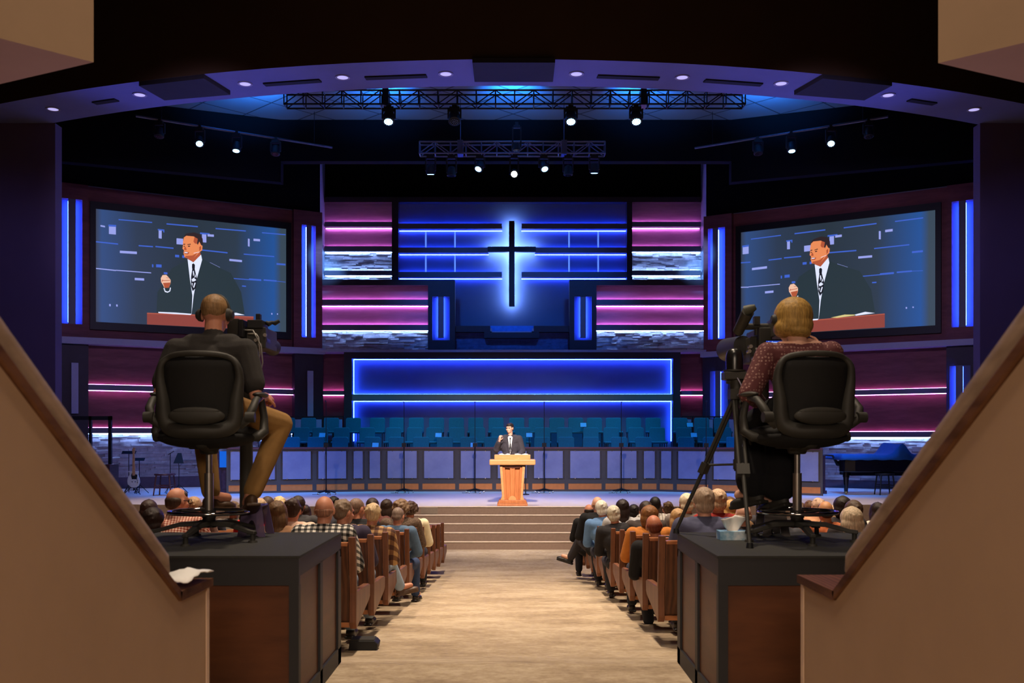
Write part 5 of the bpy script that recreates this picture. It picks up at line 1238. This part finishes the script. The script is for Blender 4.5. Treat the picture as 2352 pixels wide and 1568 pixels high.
# low pale baffle panels at the ends of the back row
for i, (a, b) in enumerate([(625, 790), (1566, 1740)]):
    t = thing('baffle_rail', 'low rail of pale clear panels behind the back choir chairs, %s end' % ('left' if i == 0 else 'right'), 'rail', (X((a + b) / 2, 31.2), 31.2, STAGE)); d = 31.2
    mb = MB(); mb.box(X(a, d), X(b, d), d, d + .05, Z(958, d), Z(955.5, d)); n = 7
    for j in range(n + 1): xx = X(a + (b - a) * j / n, d); mb.box(xx - .02, xx + .02, d, d + .04, STAGE, Z(957, d))
    part('rail', mb, M_dark, t)
    for j in range(n):
        x0 = X(a + (b - a) * j / n, d) + .05; x1 = X(a + (b - a) * (j + 1) / n, d) - .05
        part('pane', MB().box(x0, x1, d - .03, d - .02, Z(1010, d), Z(963, d)), mat('pale_pane', rgb(140, 140, 184), .3, var=.03), t)
# folded music / hymn books on some choir seats
k_ = 0
for row, idx, lb in ((1, 2, 'middle'), (1, 11, 'middle'), (2, 15, 'back'), (0, 3, 'front'), (0, 7, 'front'), (1, 18, 'middle'), (1, 7, 'middle'), (2, 20, 'back')):
    d, py, pxs, nm = rows[row]; zf = Z(py, d) - .9; px = pxs[idx] + 14
    c = V((X(px, d), d - .33, zf)); t = thing('music_stand', 'small black music stand with blue-lit sheets between choir chairs, %s row near seat %s' % (nm, ORD[idx]), 'music stand', tuple(c), 0, 'small music stands in the choir')
    part('pole', MB().cone((0, 0, 0), (0, 0, .62), .01, .01, 8), M_black, t, False)
    part('base', MB().lathe([(.001, 0), (.12, 0), (.12, .012), (.001, .02)], (0, 0, 0), 12), M_black, t, False)
    part('desk', MB().ext([(-.11, -.03, .60), (.11, -.03, .60), (.11, .05, .74), (-.11, .05, .74)], (0, -.01, .004)), M_dark, t, False)
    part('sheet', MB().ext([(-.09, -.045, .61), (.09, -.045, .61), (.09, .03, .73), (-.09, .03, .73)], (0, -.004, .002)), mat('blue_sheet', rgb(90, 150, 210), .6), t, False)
# tall choir microphone stands -------------------------------------------
mic = None
for i, (px, ty_) in enumerate([(749, 920), (928, 925), (1091, 925), (1250, 926), (1427, 925), (1622, 935)]):
    d = 27.2 if 800 < px < 1500 else 26.4
    if mic is None:
        t = thing('microphone_stand', '', 'microphone stand')
        mb = MB()
        for q_ in range(5): a = 2 * PI * q_ / 5 + .3; mb.cone((0, 0, .11), (.25 * math.cos(a), .25 * math.sin(a), .055), .022, .016, 8)
        mb.cone((0, 0, .05), (0, 0, .18), .03, .02); part('wheeled_base', mb, M_dark, t, False, 50)
        for q_ in range(5):
            a = 2 * PI * q_ / 5 + .3; c = V((.25 * math.cos(a), .25 * math.sin(a), .028)); part('castor', MB().cone(c - V((.012, 0, 0)), c + V((.012, 0, 0)), .028, .028, 10), M_steel, t, False, 50)
        part('pole', MB().cone((0, 0, .15), (0, 0, 1.28), .017, .017, 10).cone((0, 0, 1.25), (0, 0, 2.45), .009, .009, 8), M_dark, t, False, 50)
        part('clamp', MB().box(-.06, .06, -.03, .03, 1.25, 1.36), M_black, t, False)
        part('microphone', MB().cone((0, -.02, 2.45), (0, -.10, 2.47), .016, .018, 8), M_black, t, False, 50)
        part('cable', MB().tube([V((.02, -.02, 1.3)), V((-.035, -.03, 1.0)), V((-.03, -.03, .5)), V((-.05, -.04, .12)), V((-.2, -.1, .01)), V((-.35, -.06, .01))], .005, 6), M_black, t, False, 60)
        mic = t; o = t
    else: o = copy_tree(mic)
    o.location = (X(px, d), d, STAGE)
    tag(o, 'tall thin choir microphone stand on a wheeled base, %s from the left along the rail' % ORD[i], 'microphone stand', 'tall microphone stands along the choir rail')
# two flat floor wedges / blue covers at far stage ------------------------
# trusses -----------------------------------------------------------------
M_trd = mat('black_truss', rgb(34, 36, 46), .4, .5); M_tra = mat('dull_aluminium_truss', rgb(100, 100, 120), .35, .7)
def truss(x0, x1, y, z, s, label, m, bays):
    t = thing('lighting_truss', label, 'lighting truss', ((x0 + x1) / 2, y, z - s))
    r = .022; n = bays; cs = [(0, 0), (s, 0), (s, s), (0, s)]
    mb = MB()
    for dy, dz in cs: mb.cone((x0, y + dy, z - dz), (x1, y + dy, z - dz), r, r, 8)
    part('chords', mb, m, t, smooth=50)
    mb = MB(); st = (x1 - x0) / n
    for i in range(n + 1):
        xx = x0 + st * i
        for a_, b_ in ((0, 1), (1, 2), (2, 3), (3, 0)):
            p, q_ = cs[a_], cs[b_]; mb.cone((xx, y + p[0], z - p[1]), (xx, y + q_[0], z - q_[1]), r * .7, r * .7, 6)
        if i < n:
            for f_ in ((0, 3), (1, 2)):
                a_, b_ = (f_ if i % 2 else f_[::-1]); p, q_ = cs[a_], cs[b_]; mb.cone((xx, y + p[0], z - p[1]), (xx + st, y + q_[0], z - q_[1]), r * .6, r * .6, 6)
    part('lattice', mb, m, t, smooth=50)
    mb = MB()
    for xx in (x0 + (x1 - x0) * .22, x0 + (x1 - x0) * .78): mb.cone((xx, y + s / 2, z), (xx, y + s / 2, z + 2.6), .012, .012, 6); mb.box(xx - .07, xx + .07, y - .02, y + s + .02, z - s - .02, z + .04)
    part('hanger', mb, m, t)
    return t
D1 = 23.2; z1t = Z(207, D1); truss(X(652, D1), X(1712, D1), D1, z1t, .32, 'long dark lighting truss under the blue tiled ceiling', M_trd, 24)
D2 = 25.2; z2t = Z(325, D2); truss(X(963, D2), X(1390, D2), D2, z2t, .29, 'short aluminium lighting truss hanging above the cross', M_tra, 12)
def fixture(px, ztop, y, tiltx, tilty, label, lit, group, size=1.0, drop=.34, warm=False):
    x = X(px, y); t = thing('stage_light', label, 'stage light', (x, y, ztop), 0, group)
    part('clamp', MB().box(-.05 * size, .05 * size, -.04, .04, -.02, .06).box(-.10 * size, .10 * size, -.06, .06, -.10 * size, -.02), M_black, t, False)
    mb = MB()
    for s in (-1, 1): mb.box(s * .125 * size - .018, s * .125 * size + .018, -.03, .03, -drop - .03, -.06)
    mb.box(-.13 * size, .13 * size, -.04, .04, -.11 * size, -.07 * size)
    part('yoke', mb, M_black, t, False)
    Mr = Matrix.Translation((0, 0, -drop)) @ Matrix.Rotation(math.radians(tilty), 4, 'Y') @ Matrix.Rotation(math.radians(tiltx), 4, 'X')
    mb = MB().lathe([(.04, .14), (.09, .12), (.115, .04), (.12, -.06), (.125, -.11), (.11, -.12), (.001, -.12)], (0, 0, 0), 20); mb.v = [(v[0] * size, v[1] * size, v[2] * size) for v in mb.v]; mb.xf(Mr)
    h = part('head', mb, M_black, t, False, 40)
    mb = MB()
    cells = [(0, 0)] + [(.034 * math.cos(2 * PI * i / 6), .034 * math.sin(2 * PI * i / 6)) for i in range(6)] + [(.072 * math.cos(2 * PI * i / 12), .072 * math.sin(2 * PI * i / 12)) for i in range(12)]
    lm = (emit('warm_lamp', (1, .93, .75), 60) if warm else emit('blue_white_lens', (.30, .66, 1.0), 9)) if lit else mat('dark_lens', rgb(30, 32, 44), .1, 0, .7)
    for cx_, cy_ in cells: mb.cone((cx_, cy_, -.118), (cx_, cy_, -.130), .0175, .013, 8)
    mb.v = [(v[0] * size, v[1] * size, v[2] * size) for v in mb.v]; mb.xf(Mr); part('lens_cells', mb, lm, h, False)
    return t
gT = 'moving-head lights on the long upper truss'; gS = 'stage lights on the short truss'; gP = 'stage lights on the side pipes'
for px, lit, lb in ((893, 1, 'lit moving-head light on the long truss, leftmost'), (1044, 0, 'unlit moving-head light on the long truss, second from the left'), (1311, 1, 'lit moving-head light on the long truss, third from the left'), (1461, 1, 'lit moving-head light on the long truss, rightmost')):
    fixture(px, z1t - .34, D1 + .1, -28, 0, lb, lit, gT, 1.15, .26)
fixture(1187, z1t - .30, D1 + 1.6, 0, 0, 'dark narrow fixture hanging at the centre between the two trusses', 0, None, .8, .55)
for px, lit, tx_, ty2, lb, w, dr in ((989, 1, 14, 0, 'lit blue-white stage light on the short truss, leftmost', 0, .37), (1037, 0, 0, 0, 'unlit glassy stage light on the short truss, second from the left', 0, .42), (1102, 1, -30, 22, 'lit blue-white stage light on the short truss, third from the left', 0, .28), (1181, 1, -62, 0, 'single warm white spotlight below the middle of the short truss', 1, .46), (1249, 1, -32, -14, 'lit blue-white stage light on the short truss, third from the right', 0, .28), (1305, 0, 0, 0, 'unlit glassy stage light on the short truss, second from the right', 0, .40), (1365, 1, 12, 0, 'lit blue-white stage light on the short truss, rightmost', 0, .34)):
    fixture(px, z2t - .31, D2 + .1, tx_, ty2, lb, lit, gS, .85 if w else .95, dr, w)
for nm, a, b, items in (('left', (312, 267, 24.0), (763, 338, 26.6), ((366, 0, 0), (458, 1, -30), (543, 1, 0), (633, 0, 0))), ('right', (2040, 268, 24.0), (1596, 340, 26.6), ((1995, 0, 0), (1909, 1, 30), (1818, 1, 0), (1741, 0, 0)))):
    A_, B_ = P(*a), P(*b); A_.z = B_.z = (A_.z + B_.z) / 2
    t = thing('lighting_pipe', 'slanting lighting pipe hanging over the %s video screen' % nm, 'lighting pipe', tuple((A_ + B_) / 2))
    part('pipe', MB().cone(A_, B_, .028, .028, 10), M_tra, t, smooth=50)
    mb = MB()
    for kk in (.12, .9): c = A_.lerp(B_, kk); mb.cone(c, c + V((0, 0, 3.2)), .008, .008, 6)
    part('hanging_wire', mb, M_trd, t)
    for j, (px, lit, ty2) in enumerate(items):
        dd_ = (B_ - A_); kx = (px - CX) / F; tt = (kx * A_.y - A_.x) / (dd_.x - kx * dd_.y); c = A_ + dd_ * tt
        fixture(px, c.z - .03, c.y, -38 if ty2 else -14, ty2 * .5, '%s stage light on the %s pipe, %s from its outer end' % ('lit blue-white' if lit else 'unlit', nm, ORD[j]), lit, gP, .95, .34 if lit else .28)
# piano etc. -----------------------------------------------------------------
DPn = 26.2
M_piano = mat('black_lacquer', rgb(16, 15, 20), .2, 0, .6)
x0, x1 = X(1938, DPn), X(2150, DPn); zt = Z(1054, DPn); zb = Z(1084, DPn)
t = thing('grand_piano', 'black grand piano at the right side of the stage under a blue cloth', 'piano', ((x0 + x1) / 2, DPn + .7, STAGE))
mb = MB(); outl = [(x0 + .0, DPn + .35), (x0 + .05, DPn + .1), (x0 + .3, DPn), (x1, DPn), (x1, DPn + 1.45), (x0 + 1.4, DPn + 1.4), (x0 + .7, DPn + .9), (x0 + .1, DPn + .7)]
mb.ext([(x, y, zb) for x, y in outl], (0, 0, zt - zb)); part('case', mb, M_piano, t, bev=.02)
mb = MB(); mb.box(x0 + .25, x1 - .2, DPn + .2, DPn + 1.1, zb - .10, zb); part('soundboard_frame', mb, M_piano, t)
for (lx, ly) in ((x0 + .16, DPn + .3), (x1 - .2, DPn + .2), (x1 - .2, DPn + 1.2)):
    mb = MB(); mb.cone((lx, ly, STAGE + .05), (lx, ly, zb - .12), .045, .075, 12); mb.cone((lx, ly, zb - .14), (lx, ly, zb), .085, .085, 12); lg = part('leg', mb, M_piano, t, smooth=50)
    part('castor', MB().cone((lx - .02, ly, STAGE + .035), (lx + .02, ly, STAGE + .035), .035, .035, 12).cone((lx, ly, STAGE + .04), (lx, ly, STAGE + .08), .05, .05), mat('brass', (.7, .5, .2), .3, 1), lg, smooth=50)
part('music_desk', MB().box(x0 + 1.55, x0 + 1.62, DPn + .15, DPn + 1.1, zt, zt + .22), M_piano, t)
mb = MB(); nx, ny = 34, 12; top_ = []
for i in range(nx):
    for j in range(ny):
        u = i / (nx - 1); v = j / (ny - 1); x = x0 - .06 + u * (x1 - x0 + .05); y = DPn - .05 + v * 1.5
        h = zt + .11 + .015 * math.sin(u * 23 + v * 5); h += .30 * math.exp(-((x - (x0 + 1.58)) / .17) ** 2)
        if j == 0 or i == 0: h = zt - .02 + .008 * math.sin(u * 40)
        mb.v.append((x, y, h))
for i in range(nx - 1):
    for j in range(ny - 1): mb.f.append((i * ny + j, (i + 1) * ny + j, (i + 1) * ny + j + 1, i * ny + j + 1)); mb.mi.append(0)
o = solo('piano_cover', mb, mat('blue_cloth', rgb(26, 84, 140), .9, var=.08), 'blue cloth cover draped over the grand piano with a peak at its music desk', 'cover', smooth=60); sd = o.modifiers.new('s', 'SOLIDIFY'); sd.thickness = .01
solo('sheet_music', MB().ext([(X(2086, 26.9), 26.6, Z(1036, 26.7)), (X(2112, 26.9), 26.6, Z(1036, 26.7)), (X(2108, 26.9), 26.65, Z(1026, 26.7)), (X(2088, 26.9), 26.65, Z(1026, 26.7))], (0, .02, 0)), M_white, 'white sheet music standing at the right end of the piano', 'sheet music')
def stool(px0, px1, pyt, pyb, label, m, name='bar_stool'):
    d = (STAGE - ZC) * -F / (pyb - CY); xa, xb = X(px0, d), X(px1, d); w = (xb - xa) / 2; h = Z(pyt, d) - STAGE
    t = thing(name, label, 'stool', ((xa + xb) / 2, d, STAGE))
    part('seat', MB().lathe([(.001, h - .05), (w * .96, h - .05), (w, h - .03), (w * .97, h), (.001, h)], (0, 0, 0), 24), m, t, False, 40)
    for a, b in ((-1, -1), (1, -1), (1, 1), (-1, 1)): part('leg', MB().tube([V((a * w * .62, b * w * .62, h - .05)), V((a * w * .82, b * w * .82, 0))], [.022, .018], 8), m, t, False)
    mb = MB()
    for z_, q_ in ((h * .35, .75), (h * .45, .72)):
        for a, b in (((-1, -1), (1, -1)), ((1, -1), (1, 1)), ((1, 1), (-1, 1)), ((-1, 1), (-1, -1))): mb.cone((a[0] * w * q_, a[1] * w * q_, z_), (b[0] * w * q_, b[1] * w * q_, z_), .011, .011, 6)
    part('rungs', mb, m, t, False)
stool(2011, 2054, 1086, 1136, 'tall black stool in front of the grand piano', M_black)
stool(355, 403, 1087, 1137, 'tall dark wooden stool at the left of the stage beside the guitar', wood('stool_wood', rgb(58, 28, 34), rgb(84, 44, 48)))
def console(px0, px1, pyt, pyb, scr, label, d, depth=.7):
    t = thing('organ_console', label, 'console', (X((px0 + px1) / 2, d), d + depth / 2, STAGE)); xa, xb = X(px0, d), X(px1, d); zt = Z(pyt, d)
    m = wood('console_wood', rgb(46, 30, 48), rgb(72, 48, 66))
    part('cabinet', MB().box(xa, xb, d, d + depth, STAGE, zt), m, t, bev=.015)
    n = 3; 
    for i in range(n):
        a = xa + (xb - xa) * (i + .12) / n; b = xa + (xb - xa) * (i + .88) / n; zz = Z(scr[3] + 6, d) if scr else zt - .1
        mb = MB(); mb.box(a, b, d - .015, d, STAGE + .12, min(zt - .1, zz)); part('raised_panel', mb, m, t, bev=.006)
    part('plinth', MB().box(xa - .03, xb + .03, d - .03, d + depth, STAGE, STAGE + .09), m, t)
    if scr: part('screen', MB().box(X(scr[0], d), X(scr[1], d), d - .03, d - .005, Z(scr[3], d), Z(scr[2], d)), emit('console_screen', rgb(0, 92, 200), .9), t)
console(494, 545, 1036, 1131, (505, 526, 1036, 1073), 'dark panelled organ console with a blue lit screen, seen between khaki trouser legs', 27.0)
console(1838, 1896, 1045, 1134, (1838, 1852, 1047, 1078), 'dark panelled console with a blue lit screen, left of the grand piano', 26.8)
solo('desk_lamp', MB().tube([V((X(1872, 26.9), 26.9, Z(1047, 26.9))), V((X(1896, 26.9), 26.9, Z(1045, 26.9))), V((X(1912, 26.9), 26.9, Z(1046, 26.9))), V((X(1924, 26.9), 26.9, Z(1066, 26.9)))], [.02, .02, .03, .05], 8).ell(V((X(1925, 26.9), 26.9, Z(1064, 26.9))), (.07, .07, .07)), M_dark, 'dark gooseneck lamp arm reaching from the right console towards the piano', 'lamp', smooth=60)
# guitar ------------------------------------------------------------------
dg = 26.4
t = thing('electric_guitar', 'pale grey electric guitar with maple neck, upright on its stand at stage left', 'guitar', (X(306, dg), dg, Z(1120, dg)))
k = dg / F
def GP(px, py): return ((px - 306) * k, (1120 - py) * k)
body = [(293, 1112), (292, 1104), (293, 1098), (297, 1090), (297, 1084), (294, 1084), (295, 1081.5), (303, 1082), (309, 1082), (313, 1083), (317, 1081.5), (318, 1085), (316, 1090), (320, 1099), (321, 1107), (318, 1115), (311, 1119.5), (302, 1119.5)]
part('body', MB().ext([(GP(a, b)[0], 0, GP(a, b)[1]) for a, b in body], (0, .045, 0)), mat('guitar_grey', rgb(196, 192, 192), .35), t, False, bev=.008)
part('pickguard', MB().ext([(GP(a, b)[0], -.004, GP(a, b)[1]) for a, b in [(303, 1086), (316, 1090), (314, 1100), (303, 1100), (301, 1092)]], (0, .004, 0)), M_black, t, False)
part('neck', MB().ext([(GP(a, b)[0], -.012, GP(a, b)[1]) for a, b in [(304, 1092), (311, 1092), (309, 1040), (305, 1040)]], (0, .02, 0)), wood('maple', rgb(176, 124, 84), rgb(206, 156, 110)), t, False)
part('headstock', MB().ext([(GP(a, b)[0], -.006, GP(a, b)[1]) for a, b in [(304.5, 1040), (309.5, 1040), (311, 1028), (306, 1027), (303.5, 1033)]], (0, .016, 0)), wood('maple', rgb(176, 124, 84), rgb(206, 156, 110)), t, False)
mb = MB()
for a, b in ((304, 1091), (311, 1091), (304, 1106), (311, 1106), (315, 1100), (316, 1104), (316, 1108)): g_ = GP(a, b); mb.box(g_[0] - .012, g_[0] + .012, -.016, 0, g_[1] - .012, g_[1] + .012)
part('hardware', mb, M_chrome, t, False)
zz0 = STAGE; t = thing('guitar_stand', 'black folding stand holding the grey guitar', 'guitar stand', (X(303, dg), dg + .12, zz0)); zg = Z(1120, dg) - zz0
mb = MB(); mb.tube([V((0, .0, zg + .62)), V((0, 0, .1))], .014, 8)
for a in (-1, 1): mb.cone((0, 0, .25), (a * .22, -.12, 0.01), .011, .011, 8)
mb.cone((0, 0, .25), (0, .22, .01), .011); mb.tube([V((-.12, -.17, zg - .03)), V((-.12, 0, zg - .06)), V((.14, 0, zg - .06)), V((.14, -.17, zg - .03))], .010, 8); mb.tube([V((-.05, -.10, zg + .60)), V((0, 0, zg + .60)), V((.08, -.10, zg + .60))], .008, 8)
part('stand_frame', mb, M_black, t, False, 60)
# music stands at left
for i, (px, pyt, w, lb) in enumerate(((296, 1042, 16, 'black microphone boom stand just behind the guitar'), (320, 1058, 12, 'small dark music stand with white clips, right of the guitar neck'), (411, 1052, 12, 'black music stand with a sloping desk behind the left operator\'s chair'), (391, 1040, 3, 'thin black microphone stand above the wooden stool'))):
    d = 27.0; t = thing('music_stand', lb, 'music stand', (X(px, d), d, STAGE)); h = Z(pyt, d) - STAGE; ww = w * d / F
    part('pole', MB().cone((0, 0, .03), (0, 0, h), .011, .011, 8), M_black, t, False)
    mb = MB()
    for q_ in range(3): a = 2 * PI * q_ / 3 + .4; mb.cone((0, 0, .25), (.24 * math.cos(a), .24 * math.sin(a), .008), .010, .010, 6)
    part('tripod_base', mb, M_black, t, False)
    if w > 8: part('desk', MB().ext([(-ww, -.03, h - .14 * (i == 2)), (ww, -.03, h - .14 * (i == 2)), (ww * (.35 if i == 2 else 1), .06, h + .08 + .06 * (i == 2)), (-ww * (.35 if i == 2 else 1), .06, h + .08 + .06 * (i == 2))], (0, -.015, 0)), M_black, t, False)
    else: part('boom', MB().cone((-.06, 0, h - .05), (.10, 0, h + .05), .009, .009, 6), M_black, t, False)
# black goal-post frame on a low cabinet
d = 26.0
solo('low_cabinet', MB().box(X(205, d), X(252, d), d, d + .6, STAGE, Z(1066, d)), wood('cabinet_wood', rgb(60, 34, 40), rgb(92, 58, 58)), 'low brownish cabinet under the black frame at far left of the stage', 'cabinet', bev=.01)
t = thing('display_frame', 'tall black goal-post frame at far left of the stage, standing on the low cabinet', 'frame', (X(215, d), d + .2, Z(1066, d)))
mb = MB(); mb.box(X(243, d), X(250, d), d + .15, d + .23, Z(1066, d), Z(955, d)); mb.box(X(198, d), X(204, d), d + .15, d + .23, Z(1066, d) , Z(955, d)); mb.box(X(160, d), X(250, d), d + .15, d + .23, Z(964, d), Z(955, d))
part('frame', mb, M_black, t)
# ================================================================== LIGHTS + CAMERA
def look(o, tgt): o.rotation_euler = (V(tgt) - o.location).to_track_quat('-Z', 'Y').to_euler()
def spot(name, loc, tgt, power, col, ang, blend=.6, rad=.15):
    l = bpy.data.lights.new(name, 'SPOT'); l.energy = power; l.color = col; l.spot_size = math.radians(ang); l.spot_blend = blend; l.shadow_soft_size = rad
    o = bpy.data.objects.new(name, l); C.objects.link(o); o.location = loc; look(o, tgt); return o
def area(name, loc, tgt, power, col, sx, sy):
    l = bpy.data.lights.new(name, 'AREA'); l.shape = 'RECTANGLE'; l.size = sx; l.size_y = sy; l.energy = power; l.color = col
    o = bpy.data.objects.new(name, l); C.objects.link(o); o.location = loc; look(o, tgt); return o
WARM = (1.0, .80, .60)
# house lights over the pews
for i, (x, y, p) in enumerate([(0, 8.6, 3200), (0, 13.0, 4200), (-4.5, 10.5, 1700), (4.5, 10.5, 1700), (-4.5, 14, 1900), (4.5, 14, 1900), (0, 5.6, 450)]):
    spot('house_light_%d' % i, (x, y, 12.0), (x, y + .4, 0), p, WARM, 72, .9, .35)
# stage front wash from the house
spot('front_wash', (0, 12, 8.3), (0, 21.8, 1.0), 8500, (1.0, .86, .78), 30, .8, .3)
spot('lectern_key', (0, 12.6, 8.4), (0, 22.3, 1.9), 1700, (1.0, .84, .68), 9, .6, .15)
for x in (-6.5, 6.5): spot('front_wash_side', (x * .8, 12.5, 8.4), (x * 1.0, 22.4, 1.0), 3600, (1.0, .82, .70), 36, .9, .3)
BLUE = (.10, .24, 1.0)
for px, p in ((893, 260), (1311, 260), (1461, 260), (1044, 160)): x = X(px, D1); spot('mover_%d' % px, (x, D1 + .5, z1t - .9), (x * 1.3, 26.6, STAGE), p * 4, BLUE, 58, .8, .12)
for px in (458, 543, 1909, 1818): x = X(px, 25); spot('pipe_light_%d' % px, (x, 25.4, 9.2), (x * 1.02, 27.5, STAGE), 2200, (.03, .24, 1.0), 46, .8, .12)
for px in (989, 1102, 1249, 1365): x = X(px, D2); spot('short_truss_%d' % px, (x * 2.2, 28.6, z2t - 1.0), (x * 2.2, 30.0, 2.4), 1300, (.02, .5, .85), 60, .8, .12)
# added blue spots thrown up at tiles and soffit, standing in for mover spill
for x in (-6, -3, 0, 3, 6): spot('tile_fill', (x, 23.85, 10.5), (x * 1.05, 24.5, 11.1), 1000, (.02, .26, 1.0), 96, .9, .2)
0 and area('soffit_uplight', (0, 20.5, 5.5), (0, 18.0, 9.0), 80, (.20, .22, 1.0), 8, .5)
spot('near_house_light', (0, 3.4, 8.2), (0, 4.2, 2), 420, WARM, 84, .9, .3)
# added fill from behind the camera on parapets, purple spill
area('rear_fill', (0, -1.6, 4.2), (0, 4.5, 2.0), 90, (1.0, .78, .60), 2.2, 1.0)
spot('purple_spill', (4.2, 7.5, 8.2), (1.36, 3.80, 1.95), 420, (.75, .30, 1.0), 6, .6, .1)
for x in (-5.5, 0, 5.5): spot('soffit_fill', (x, 21.6, 1.6), (x * 1.05, 17.9, 9.0), 1300, (.13, .17, 1.0), 46, .8, .2)  # added blue spots standing in for stage bounce on the soffit
for x in (-7.2, -3.6, 0, 3.6, 7.2): spot('stage_top_fill', (x, 22.5, 10.2), (x, 22.75 + abs(x) * .1, 1.0), 1500, (1.0, .86, .86), 36, .9, .2)  # added spots from above that lift the deck over the risers
spot('rail_fill', (0, 12, 8.3), (0, 27.6, 1.6), 3000, (1.0, .84, .72), 32, .8, .3)  # added warm spot to lift the rail and its kick panels
for s in (-1, 1):
    spot('backdrop_wash', (s * 2.2, 27.9, 9.6), (s * 1.4, 34.3, 6.4), 750, (.015, .20, 1.0), 58, .9, .15)
    spot('screen_wall_fill', (s * 3.5, 12.5, 8.3), (s * 10, 30, 5.6), 2000, (.62, .50, .95), 36, .9, .2)  # added violet fill for the dim side walls
    spot('fin_wash', (s * 4.2, 27.6, 9.6), (s * 6.4, 33.6, 8.0), 3500, (.16, .42, 1.0), 16, .8, .1)
    spot('rear_fill_spot', (0, -1.6, 3.7), (s * 1.3, 3.4, 1.3), 150, (1.0, .78, .60), 62, 1.0, .4)  # added fill aimed down so the overhead bulkheads stay dimmer
    spot('bulkhead_fill', (s * 6, 22.3, 1.4), (s * 2.15, 4.1, 4.4), 6500, (.85, .50, .80), 6, .8, .1)  # unseen added spots that tint the overhead bulkheads from below
    spot('side_wall_fill', (s * 6, 14, 8.2), (s * 11, 20.7, 4.5), 420, (.30, .30, 1.0), 50, .9, .3)  # added blue spots standing in for moving-light spill on the outer walls
w = bpy.data.worlds.new('World'); bpy.context.scene.world = w; w.use_nodes = True
w.node_tree.nodes['Background'].inputs['Color'].default_value = (.45, .38, .42, 1); w.node_tree.nodes['Background'].inputs['Strength'].default_value = .02
cam = bpy.data.cameras.new('camera'); co = bpy.data.objects.new('camera', cam); C.objects.link(co)
co.location = (0, 0, ZC); co.rotation_euler = (PI / 2, 0, 0); cam.sensor_width = 36; cam.lens = 36 * F / 2352; cam.shift_y = (CY - 784) / 2352
cam.dof.use_dof = True; cam.dof.focus_distance = 13; cam.dof.aperture_fstop = 4.5; cam.clip_start = .05; cam.clip_end = 200
sc_ = bpy.context.scene; sc_.camera = co
sc_.view_settings.view_transform = 'Standard'; sc_.view_settings.look = 'None'; sc_.view_settings.exposure = 0; sc_.view_settings.gamma = 1
